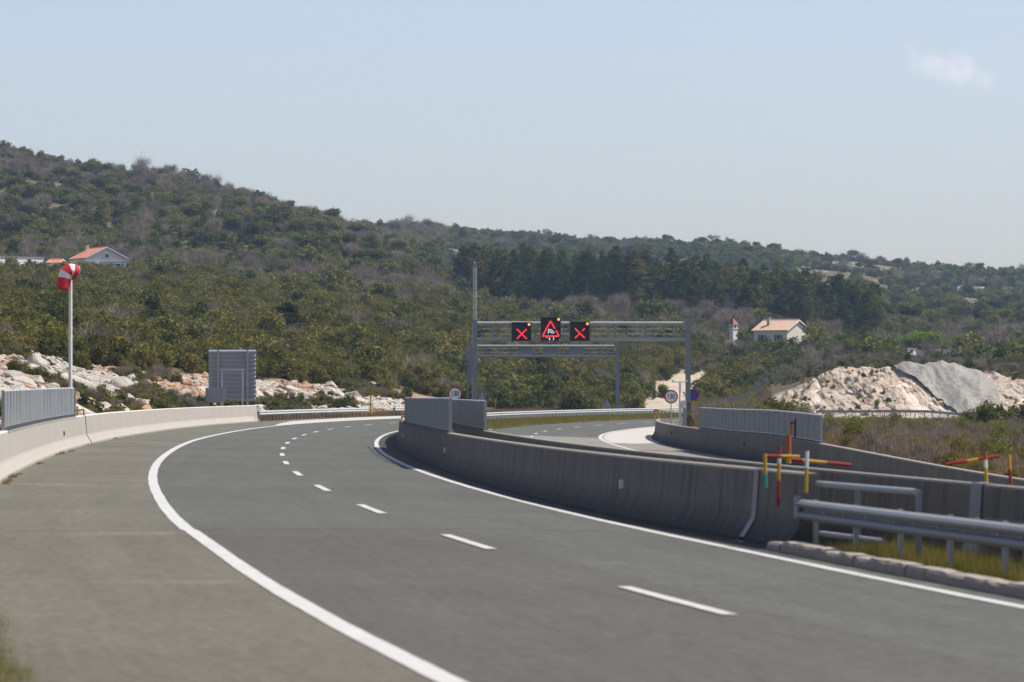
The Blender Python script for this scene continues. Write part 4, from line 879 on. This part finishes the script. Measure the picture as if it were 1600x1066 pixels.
# (1) macchia on the slope
x, D, X, Z, T, d = area_points(30000, XL, XR, 300, 930)
top = np.interp(x, [-130, 0, 200, 400, 640, 700, 1000, 1080, 1200], [815, 815, 815, 760, 760, 850, 720, 690, 640])
bot = np.interp(x, [-130, 0, 200, 400, 640, 800, 1000, 1080, 1200], [298, 303, 334, 388, 434, 446, 458, 500, 575])
trk = np.abs(x - np.interp(D, [505, 560, 640, 730], [1038, 1046, 1096, 1142])) < np.interp(D, [440, 505, 560, 640, 730], [40, 44, 40, 30, 20])
ok = ~clear(x, D) & ((d < -10) | (D > 482)) & (D > bot) & (D < top + 60 * (fbm(X / 25, D / 25, 31) - .5)) & (x < 1200) & ~(trk & (D > 440) & (D < 740) & ((fbm(X / 4, D / 6, 5) > .31) | (D < 530)))
mx_, mD, mX, mZ, md_ = x[ok], D[ok], X[ok], Z[ok], d[ok]
sc_m = (.55 + .75 * rng.rand(len(mX))) * np.where(rng.rand(len(mX)) < .06, 1.45, 1)
kind_m = np.where(rng.rand(len(mX)) < .06, 2, np.where(fbm(mX / 14, mD / 30, 44) > .63, 1, 0))   # 0 macchia 1 hill shrub 2 bare
inview = (mx_ > 5) & (mx_ < 1195) & ~((mx_ > 625) & (mx_ < 765) & (mD < 480))
order = np.argsort(np.where(inview & (kind_m == 0), mD / sc_m, 1e9))[:280]
sel = np.zeros(len(mX), bool); sel[order] = True
for q in order:
    o = link('macchia_shrub', mac[rng.randint(6)], None, (mX[q], mD[q], mZ[q] - .1), rng.rand() * 6.28, float(sc_m[q])); zoned(o, 'large olive shrub low on the slope' if sc_m[q] > 1.1 else 'small olive shrub low on the slope', 'shrub', 'evergreen shrubs', mx_[q], ZB)
r_ = ~sel
pool = mac + hil[:3] + bab
idx = np.where(kind_m == 0, rng.randint(0, 6, len(mX)), np.where(kind_m == 1, 6 + rng.randint(0, 3, len(mX)), 9 + rng.randint(0, 4, len(mX))))
scatter('slope_scrub', np.stack([mX, mD, mZ - .1], 1)[r_], (sc_m * np.where(kind_m == 1, .75, np.where(kind_m == 2, .8, 1)))[r_], (rng.rand(len(mX)) * 6.28)[r_], idx[r_], pool)
# (2) hill cover
x, D, X, Z, T, d = area_points(36000, XL, XR, 640, 2000)
top = np.interp(x, [-130, 0, 200, 400, 640, 700, 1000, 1080, 1200], [815, 815, 815, 760, 760, 850, 720, 690, 640])
n1 = fbm(X / 45, D / 80, 51); n2 = fbm(X / 20, D / 40, 61)
ok = (D > top) & ~((x > 1195) & (D < 560)) & ~clear(x, D) & ~((x > 730) & (x < 1360) & (D > 930) & (D < 1050)); thin = smooth((x - 600) / 250) * smooth((D - 1250) / 200)
ok &= ~((n2 < .37 + .03 * thin) & (D > 1000)); ok &= rng.rand(len(x)) > .14 * thin
hx, hD, hX, hZ, h1, h2 = x[ok], D[ok], X[ok], Z[ok], n1[ok], n2[ok]
left = hx < 700
p_bare = np.where(left, np.where(hD < 940, .50, np.where(hD > 1200, .36, .08)), np.where(hD < 1000, .38, .03)) + (h1 - .5) * 1.5
u = rng.rand(len(hX)); p_bud = np.where(left & (hD < 1000), .22, np.where(left, .10, .03)) * (h2 > .5)
kd = np.where(u < p_bare, 2, np.where(u < p_bare + p_bud, 1, 0))
idx = np.where(kd == 0, rng.randint(0, 6, len(hX)), np.where(kd == 1, 6 + rng.randint(0, 3, len(hX)), 9 + rng.randint(0, 4, len(hX))))
sc_h = (.55 + .75 * rng.rand(len(hX))) * np.where(hD > 1500, .95, 1.0) * np.where(kd == 2, 1.15, 1) * np.where(rng.rand(len(hX)) < .05, 1.6, 1)
scatter('hill_scrub', np.stack([hX, hD, hZ - .15], 1), sc_h, rng.rand(len(hX)) * 6.28, idx, hil + bud + bab)
# (3) individual trees
def tree(name, label, group, protos, x, D, hgt, h0, cat='tree', wide=1.0):
    tm, cm = protos[rng.randint(len(protos))]; p = on(x, D, -.1); root = empty(name, p, label, cat, group, rng.rand() * 6.28); s = hgt / h0; root.scale = (s * wide, s * wide, s)
    if group: zoned(root, label, cat, group, x, ZH)
    link('trunk', tm, root); link('crown', cm, root); return root
pn = []
while len(pn) < 235:
    x = rng.uniform(722, 1372); D = 940 + 130 * rng.rand() ** 1.2 - (x - 722) / 650 * 60
    if all(abs(x - a) > 4 or abs(D - b_) > 9 for a, b_ in pn): pn.append((x, D))
for x, D in pn: tree('pine_tree', 'dark pine tree in the pine wood', 'pine wood', pines, x, D, rng.uniform(8.0, 14.2) * np.interp(x, [720, 800, 1300, 1372], [.85, 1, .95, .85]), 13, 'tree', rng.uniform(.9, 1.4))
for i in range(70):
    x = rng.choice([rng.uniform(180, 740), rng.uniform(850, 1210)]); D = rng.uniform(820, 930) if x < 800 else rng.uniform(840, 925)
    tree('bare_tree', 'leafless purplish tree halfway up the hillside', 'leafless trees', bares, x, D, rng.uniform(4.2, 7.4), 6.0)
for i in range(75):
    x = rng.uniform(0, 420); D = rng.uniform(1170, 1288); tree('bare_tree', 'leafless grey tree near the left hilltop', 'hilltop leafless trees', bares, x, D, rng.uniform(4.2, 7.2), 6.0, 'tree', 1.2)
for x, D in ((75, 880), (20, 905), (225, 905), (290, 900), (330, 880), (450, 850), (480, 860), (520, 850), (560, 880), (320, 910), (445, 880), (690, 980), (640, 1000), (710, 960), (60, 1000), (210, 1190), (170, 1180), (255, 870), (500, 835)):
    tree('budding_tree', 'yellow green budding tree on the left hillside', 'budding trees', buds, x + rng.uniform(-8, 8), D, rng.uniform(4.4, 6.4), 5.0, 'tree', 1.25)
for i in range(34):
    x = rng.uniform(0, 640); D = rng.uniform(950, 1180); tree('bare_tree', 'leafless grey tree on the left hill', 'left hill leafless trees', bares, x, D, rng.uniform(4.5, 7.5), 6.0)
for i in range(95):
    x = rng.uniform(0, 640); D = rng.uniform(950, 1270); tree('evergreen_tree', 'small dark evergreen tree on the left hill', 'left hill evergreens', olives, x, D, rng.uniform(3.6, 7.6), 5.0, 'tree', rng.uniform(1, 1.3))
for i in range(90):
    x = rng.uniform(640, 1600); D = rng.uniform(1350, 1890); tree('evergreen_tree', 'dark round evergreen on the far stony hill', 'far hill evergreens', olives, x, D, rng.uniform(3.5, 7.0), 5.0, 'tree', 1.2)
for i in range(60):
    x = rng.uniform(1370, 1625); D = rng.uniform(1020, 1320); tree('evergreen_tree', 'dark bluish evergreen at the far hill foot', 'far foot evergreens', olives, x, D, rng.uniform(5, 8.0), 5.0)
for x, D, hg, lb in ((318, 985, 6.8, 'lone dark conifer halfway up the left hill'), (20, 872, 5.6, 'dark conifer behind the low stone building at the left edge'), (135, 1010, 6.5, 'broad dark conifer above the orange roofed house'), (155, 1015, 7, 'broad dark conifer right of the one above the orange roofed house'), (402, 1265, 5.5, 'small dark conifer on the skyline of the left hill'), (725, 1010, 8.5, 'tall conifer standing apart at the left end of the pine wood'), (1355, 905, 10, 'tall conifer at the right end of the pine wood'), (1330, 925, 11.5, 'tall conifer second from the right end of the pine wood')):
    tree('conifer', lb, None, pines, x, D, hg, 13, 'tree', 1.35)
tree('skyline_tree', 'wind shaped evergreen standing tallest on the left skyline', None, olives, 456, 1262, 7.2, 5.0)
tree('skyline_tree', 'leafless tree standing out on the far ridge line', None, bares, 1113, 1885, 7, 6.0)
tree('skyline_tree', 'dark evergreen tree standing out on the far ridge line', None, olives, 1180, 1885, 6.0, 5.0)
tree('juniper_bush', 'large dark brownish juniper bush standing out on the olive slope', None, pines, 447, 500, 5.0, 13, 'bush', 2.3)
tree('juniper_bush', 'dark round juniper bush on the upper part of the olive slope', None, pines, 248, 690, 4.6, 13, 'bush', 1.9)
for x, D, hg, lb in ((1281, 796, 3.9, 'bright green tree closest to the right wall of the cream house'), (1306, 798, 4.2, 'green tree second from the right wall of the cream house'), (1372, 770, 4.6, 'green tree behind the low stone shed'), (1432, 742, 5.6, 'large bright green tree over the white cottages'), (1458, 752, 4.8, 'green tree at the right side of the large bright green one')):
    tree('green_tree', lb, None, greens, x, D, hg * 1.15, 6.0, 'tree', 1.5)
tree('dark_tree', 'dark round evergreen tree right of the small white kiosk', None, olives, 1522, 770, 4.6, 5.0)
tree('budding_tree', 'yellowish tree at the right edge above the rock cut', None, buds, 1592, 800, 5.0, 5.0)
for x, D in ((1150, 832), (1165, 836), (1130, 835), (1290, 850), (1310, 860), (1480, 830), (1540, 840), (1185, 850), (1275, 860)):
    tree('bare_tree', 'leafless pinkish tree near the right houses', 'leafless trees by the right houses', bares, x, D, rng.uniform(5, 7.2), 6.0)
# (4) scrub on the shelf above and around the rock cut, on the bank, verge
x, D, X, Z, T, d = area_points(11000, 1000, XR, 540, 800)
n2 = fbm(X / 9, D / 12, 71); ok = ((x > 1195) | (D > 640)) & (n2 > .40) & (D > 546 + 6 * (x < 1200)) & ~clear(x, D)
u = rng.rand(len(x)); kd = np.where(u < .45, 9 + rng.randint(0, 4, len(x)), np.where(u < .75, rng.randint(0, 6, len(x)), 6 + rng.randint(0, 3, len(x))))
scatter('shelf_scrub', np.stack([X, D, Z - .1], 1)[ok], (.25 + .42 * rng.rand(len(x)))[ok] * np.where(D[ok] < 575, .5, 1), (rng.rand(len(x)) * 6.28)[ok], kd[ok], pool)
x, D, X, Z, T, d = area_points(12000, 1010, XR, 110, 515)
ok = (d > 22.3) & (x > 1090)
u = rng.rand(len(x)) + .5 * (fbm(X / 7, D / 18, 77) - .5); kd = np.where(u < .72, rng.randint(0, 4, len(x)), np.where(u < .86, 4 + rng.randint(0, 4, len(x)), np.where(u < .95, 8 + rng.randint(0, 6, len(x)), 14 + rng.randint(0, 3, len(x)))))
scatter('dry_verge_growth', np.stack([X, D, Z - .05], 1)[ok], (np.where(kd < 4, .35 + .5 * rng.rand(len(x)), .16 + .30 * rng.rand(len(x)) ** 1.6) * np.interp(D, [150, 380, 470], [1, .9, .45]))[ok], (rng.rand(len(x)) * 6.28)[ok], kd[ok], dtuft + bab + mac + bud)
x, D, X, Z, T, d = area_points(5200, 1078, 1260, 300, 552); n2 = fbm(X / 6, D / 12, 88)
ok = ((d > 22.5) | (D > 465)) & ~((x > 1202) & (D > 506)) & ~((n2 < .34) & (D > 470)); u = rng.rand(len(x)); kd = np.where(u < .62, rng.randint(0, 4, len(x)), np.where(u < .78, 4 + rng.randint(0, 4, len(x)), np.where(u < .93, 8 + rng.randint(0, 6, len(x)), 14 + rng.randint(0, 3, len(x)))))
scatter('dry_slope_growth', np.stack([X, D, Z - .05], 1)[ok], np.where(kd < 4, .8 + .7 * rng.rand(len(x)), .2 + .45 * rng.rand(len(x)) ** 1.5)[ok], (rng.rand(len(x)) * 6.28)[ok], kd[ok], dtuft + bab + mac + bud)
for x, D, s in ((1500, 330, .62), (1515, 345, .75), (1532, 340, .85), (1550, 330, .8), (1572, 335, .9), (1592, 330, .95), (1610, 320, .9), (1520, 300, .4), (1585, 290, .5), (1560, 360, .8), (1420, 250, .32), (1400, 420, .6), (1320, 300, .35), (1350, 270, .3), (1450, 300, .35), (1180, 300, .55), (1195, 310, .6), (1212, 305, .62), (1228, 300, .55), (1150, 330, .5), (1120, 345, .6), (1135, 420, .6), (1170, 440, .8), (1105, 400, .7)):
    o = link('verge_bush', mac[rng.randint(6)] if rng.rand() < .4 else hil[rng.randint(6)], None, on(x, D, -.1), rng.rand() * 6.28, s * 1.1); tag(o, 'dark green bush on the dry verge behind the far right barrier', 'bush', 'bushes on the verge behind the right barrier')
# median and roadside grass
def strip_points(n, t0, t1, d0, d1):
    t = t0 + (t1 - t0) * rng.rand(n); dd = d0 + (d1 - d0) * rng.rand(n); return np.array([rp(a, b_) for a, b_ in zip(t, dd)])
P = strip_points(3800, 20, 60.5, 4.66, 6.9); scatter('median_grass', P - [0, 0, .02], (.25 + .75 * rng.rand(len(P)) ** 2.4), rng.rand(len(P)) * 6.28, rng.randint(0, 3, len(P)), gtuft)
P = strip_points(4200, 18, 58, -9.2, -7.56); P[:, 2] = ground(P[:, 0], P[:, 1]) + .06; scatter('roadside_grass', P, .2 + .42 * rng.rand(len(P)) ** 2, rng.rand(len(P)) * 6.28, rng.randint(0, 3, len(P)), gtuft)
P = strip_points(5000, 292, 440, 5.4, 8.5); scatter('dry_median_grass', P - [0, 0, .02], .7 + .9 * rng.rand(len(P)), rng.rand(len(P)) * 6.28, rng.randint(0, 5, len(P)), gtuft + gtuft[:2])
P = strip_points(900, 286, 440, -9.2, -7.5); scatter('guardrail_grass', P - [0, 0, .02], .4 + .4 * rng.rand(len(P)), rng.rand(len(P)) * 6.28, rng.randint(0, 5, len(P)), gtuft + dtuft[:2])
P = strip_points(260, 100, 286, -7.72, -7.5); P = np.array([p for p in P if fbm(np.array([p[1] / 5]), np.array([0.]), 3)[0] > .5]); scatter('weeds_in_joint', P, .07 + .12 * rng.rand(len(P)), rng.rand(len(P)) * 6.28, rng.randint(0, 3, len(P)), dtuft[:3])
# (5) the left bank: boulders, rubble, broom bushes
x, D, X, Z, T, d = area_points(60000, -60, 640, 150, 440)
hi = np.interp(x, [-60, 0, 200, 400, 640], [296, 300, 332, 385, 433]); ok = (D < hi) & (d < -10.0)
cl = fbm(X / 5, D / 16, 91) + .05
rok = ok & (cl > .46); bx = np.where(rok)[0]
big = bx[:900]; keep = []
for q in big:
    s = .26 + .75 * rng.rand() ** 3.4
    if all((X[q] - a) ** 2 + (D[q] - b_) ** 2 > (s + c_) ** 2 * .7 for a, b_, c_ in keep): keep.append((X[q], D[q], s))
keep = keep[:285]
for a, D_, s in ((190, 292, 1.05), (205, 300, .8), (395, 345, 1.5), (425, 352, 1.25), (70, 236, 1.1), (40, 262, 1.0), (125, 268, 1.35), (25, 235, .9), (20, 275, .8), (582, 420, 1.0), (60, 280, .9)): keep.append(((a - CX) / F * D_, D_, s))
nb = len(keep)
named = {nb - 11: 'largest pale boulder right of the windsock pole', nb - 9: 'broad pinkish boulder beside the large sign back', nb - 2: 'pointed pale boulder near the far end of the left bank'}
for i, (a, b_, s) in enumerate(keep):
    me = rocks[rng.randint(8)] if rng.rand() < .82 else rocks[8 + rng.randint(3)]
    o = link('boulder', me, None, (a, b_, float(ground(a, b_)) + s * .18), 0, (s, s * rng.uniform(.7, 1.1), s * rng.uniform(.7, 1.05))); o.rotation_euler = (rng.uniform(-.5, .5), rng.uniform(-.5, .5), rng.rand() * 6.28)
    tag(o, named[i], 'boulder') if i in named else zoned(o, 'large pale limestone boulder' if s > .6 else 'small pale limestone boulder', 'boulder', 'boulders on the left bank', CX + a / b_ * F, ZB)
rb = bx[900:14000]; scatter('rubble', np.stack([X, D, Z + .02], 1)[rb], .08 + .42 * rng.rand(len(rb)) ** 2.6, rng.rand(len(rb)) * 6.28, np.where(fbm(X[rb] / 7, D[rb] / 14, 17) > .5, 4 + rng.randint(0, 3, len(rb)), rng.randint(0, 4, len(rb))), pebbles)
gx = np.where(ok & (cl < .43))[0][:1300]
u = rng.rand(len(gx)); scatter('bank_scrub', np.stack([X, D, Z - .05], 1)[gx], .18 + .26 * rng.rand(len(gx)), rng.rand(len(gx)) * 6.28, np.where(u < .5, rng.randint(0, 6, len(gx)), np.where(u < .75, 6 + rng.randint(0, 3, len(gx)), 9 + rng.randint(0, 4, len(gx)))), pool)
for x in list(np.arange(128, 330, 9)) + [60, 85, 440, 470, 500, 515, 560]:
    D_ = np.interp(x, [60, 130, 330, 440, 560], [160, 205, 300, 345, 400]) + rng.uniform(-4, 6); o = link('broom_bush', mac[rng.randint(6)], None, on(x, D_, -.1), rng.rand() * 6.28, (.55, .5, rng.uniform(.32, .5))); zoned(o, 'low dark green bush behind the pale barrier', 'bush', 'bushes behind the left barrier', x, ZB)

# ------------------------------------------------------------------ rock netting on the cut, fence above it
def cut_pt(x, f, lift):
    """point on the cut face at photo column x, f = 0 foot .. 1 rim"""
    D_ = 512 + 32 * f; X_ = (x - CX) / F * D_; return Vector((X_, D_ - .9 - lift, float(ground(X_, D_)) + .25 + lift * .5))
cx_ = np.arange(1178, 1700, 1.25); cf_ = np.linspace(-.12, 1.12, 84); A, B = np.meshgrid(cx_, cf_, indexing='ij')
Dc = 512 + 32 * B; Xc = (A - CX) / F * Dc; base = ZG.copy()
rim = smooth((A - 1180) / 14) * smooth(1 - np.abs(B - .5) / .62 * .0) ; Gz = ground(Xc, Dc)
u_ = Xc + 4.5 * B; v_ = B * 9 - .35 * Xc                        # beds dipping to the right
led = np.abs(fbm(u_ / 3.2, v_ / 3.0, 401, 4) - .5) * 2; blk = fbm(u_ / 1.1, v_ / 2.2, 411, 4); big_ = fbm(u_ / 6, v_ / 7, 421, 3)
blk2 = np.floor(blk * 7) / 7 * .7 + blk * .3
fin = fbm(u_ / .45, v_ / 1.3, 431, 3); out = (big_ - .5) * 1.9 + (blk2 - .5) * 1.25 + (fin - .5) * .8 - (1 - np.clip(led * 5, 0, 1)) * .6
edge = smooth(np.minimum(np.minimum((A - 1178) / 9, (cf_[-1] - B) / .14), (B - cf_[0]) / .1)); out = out * edge * .8 - (1 - edge) * 1.2
vs = np.stack([Xc, Dc - .75 - out, Gz + .3 + out * .45], -1).reshape(-1, 3); n0, n1_ = A.shape
ia = (np.arange(n0 - 1)[:, None] * n1_ + np.arange(n1_ - 1)[None, :]).ravel(); fs = np.stack([ia, ia + n1_, ia + n1_ + 1, ia + 1], 1)
m, t, b = material('cut_limestone', .95, 0, .1); g = t.node('ShaderNodeTexCoord').outputs['Object']
gg = t.node('ShaderNodeMapping', {0: g, 2: (0, R(-24), 0), 3: (.55, .8, 1.5)}).outputs[0]
cc = t.ramp(t.noise(gg, .75, 8, .72), (.30, (.12, .09, .065)), (.40, (.33, .245, .17)), (.50, (.48, .405, .325)), (.72, (.55, .50, .43)))
cc = t.mix(t.math('MULTIPLY', t.maprange(t.noise(gg, .35, 5, .7), .52, .68), .7), cc, (.40, .21, .11))
cc = t.mix(t.maprange(t.noise(g, 1.3, 6, .75), .60, .72), cc, (.13, .11, .08))
t.l.new(cc, b.inputs['Base Color']); bump(t, b, t.noise(gg, 2.2, 8, .75), 1.0, .5)
tag(link('cut_terrain', grid_mesh('cut_terrain', vs, fs, m, False)), kind='structure')
outn = (big_ - .5) * 1.9 + .55 + (fbm(u_ / 1.6, v_ / 5, 451, 3) - .5) * .55 + (fbm(u_ / .5, v_ / 6, 461, 3) - .5) * .28
outn = outn * edge * .8 - (1 - edge) * .6
VN = np.stack([Xc, Dc - .75 - outn, Gz + .3 + outn * .45], -1).reshape(-1, 3)
wob = (fbm(A / 6, B * 9, 471, 3) - .5) * 8; lefte = 1374 + np.clip(1.02 - B, 0, 1) * 138 + wob; righte = 1548 + (1 - B) * 20 - np.clip(B - .72, 0, 1) ** 2 * 260 + wob * .5
mask = (A > lefte) & (A < righte) & (B > .03) & (B < 1.06); mq = mask[:-1, :-1] & mask[1:, 1:] & mask[1:, :-1] & mask[:-1, 1:]
fq = fs[mq.ravel()]; used = np.unique(fq); remap = np.zeros(len(VN), int); remap[used] = np.arange(len(used))
m, t, b = material('grey_rock_netting', .8, .1, .2); g = t.node('ShaderNodeTexCoord').outputs['Object']
gm = t.node('ShaderNodeMapping', {0: g, 2: (0, R(-20), 0), 3: (2.2, 1.0, .3)}).outputs[0]
t.l.new(t.ramp(t.noise(gm, .8, 6, .7), (.3, (.14, .132, .115)), (.5, (.222, .210, .186)), (.7, (.30, .28, .245))), b.inputs['Base Color']); bump(t, b, t.noise(g, 2.0, 6, .7), .6, .3)
o = link('rock_netting', grid_mesh('rock_netting', VN[used], remap[fq], m)); tag(o, 'grey rockfall netting draped over the right part of the white cut', 'netting')
pk = [Vector(VN[i * n1_ + 79]) + Vector((0, 0, .1)) for i in range(0, n0, 6) if mask[i, 76]]
MB().tube(pk, .05, 5).build('top_cable', M['galv_dull'], o)
# boulders and blocks jutting from the cut face
for i in range(26):
    x = rng.uniform(1205, 1500); f = rng.uniform(.02, .9); s = rng.uniform(.25, .6)
    if x > 1350 and f > .9 - (x - 1374) / 150: continue
    o = link('rock_block', rocks[rng.randint(8)], None, cut_pt(x, f, .05), 0, (s * 1.3, s, s * .8)); o.rotation_euler = (rng.uniform(-.4, .4), R(35) + rng.uniform(-.3, .3), rng.uniform(-.5, .5)); tag(o, 'pale block of limestone jutting from the rock cut face', 'rock', 'blocks jutting from the rock cut')
n = 110; xs = np.where(rng.rand(n) < .8, rng.uniform(1195, 1400, n), rng.uniform(1572, 1660, n)); fs_ = rng.rand(n); P = np.array([cut_pt(a, f, .1) for a, f in zip(xs, fs_)]); scatter('cut_face_weeds', P, .12 + .2 * rng.rand(n), rng.rand(n) * 6.28, rng.randint(0, len(pool), n), pool)
def wire_fence(label, pts, hgt=2.0):
    root = empty('wire_fence', pts[0], label, 'fence'); mb = MB()
    for a, b_ in zip(pts, pts[1:]):
        nn = max(1, int((b_ - a).length / 3.0))
        for k in range(nn): p = a.lerp(b_, k / nn); MB().box((0, 0, hgt / 2), (.06, .06, hgt + .2)).build('post', M['galv_dull'], root, p - root.location)
        for z in np.linspace(.1, hgt, 8): mb.bar(a + Vector((0, 0, z)) - root.location, b_ + Vector((0, 0, z)) - root.location, .006, .006)
        L = (b_ - a).length
        for k in range(int(L / .6)): p = a.lerp(b_, k * .6 / L) - root.location; mb.bar(p + Vector((0, 0, .1)), p + Vector((0, 0, hgt)), .006, .006)
    o = mb.build('wire_mesh', M['mesh_wire'], root)
wire_fence('grey wire fence climbing from the verge to the top of the rock cut', [on(x, D) for x, D in ((1090, 430), (1125, 470), (1165, 520), (1200, 565), (1235, 590), (1275, 605), (1310, 618), (1350, 635), (1400, 655))], 2.2)
wire_fence('low grey wire fence at the foot of the slope behind the median guardrail', [on(x, D) for x, D in ((780, 466), (830, 472), (880, 485), (940, 500), (990, 515), (1020, 520))], 1.5)

# ------------------------------------------------------------------ air
mb = MB().box((-50, 1100, 62), (2600, 2860, 150)); m = bpy.data.materials.new('haze'); m.use_nodes = True; t = NT(m.node_tree); t.n.clear()
pv = t.node('ShaderNodeVolumePrincipled', {'Color': (.50, .72, 1.0, 1), 'Density': .00009, 'Anisotropy': .3}); t.l.new(pv.outputs[0], t.node('ShaderNodeOutputMaterial').inputs['Volume'])
HAZE = mb.build('haze', m); tag(HAZE, kind='stuff')
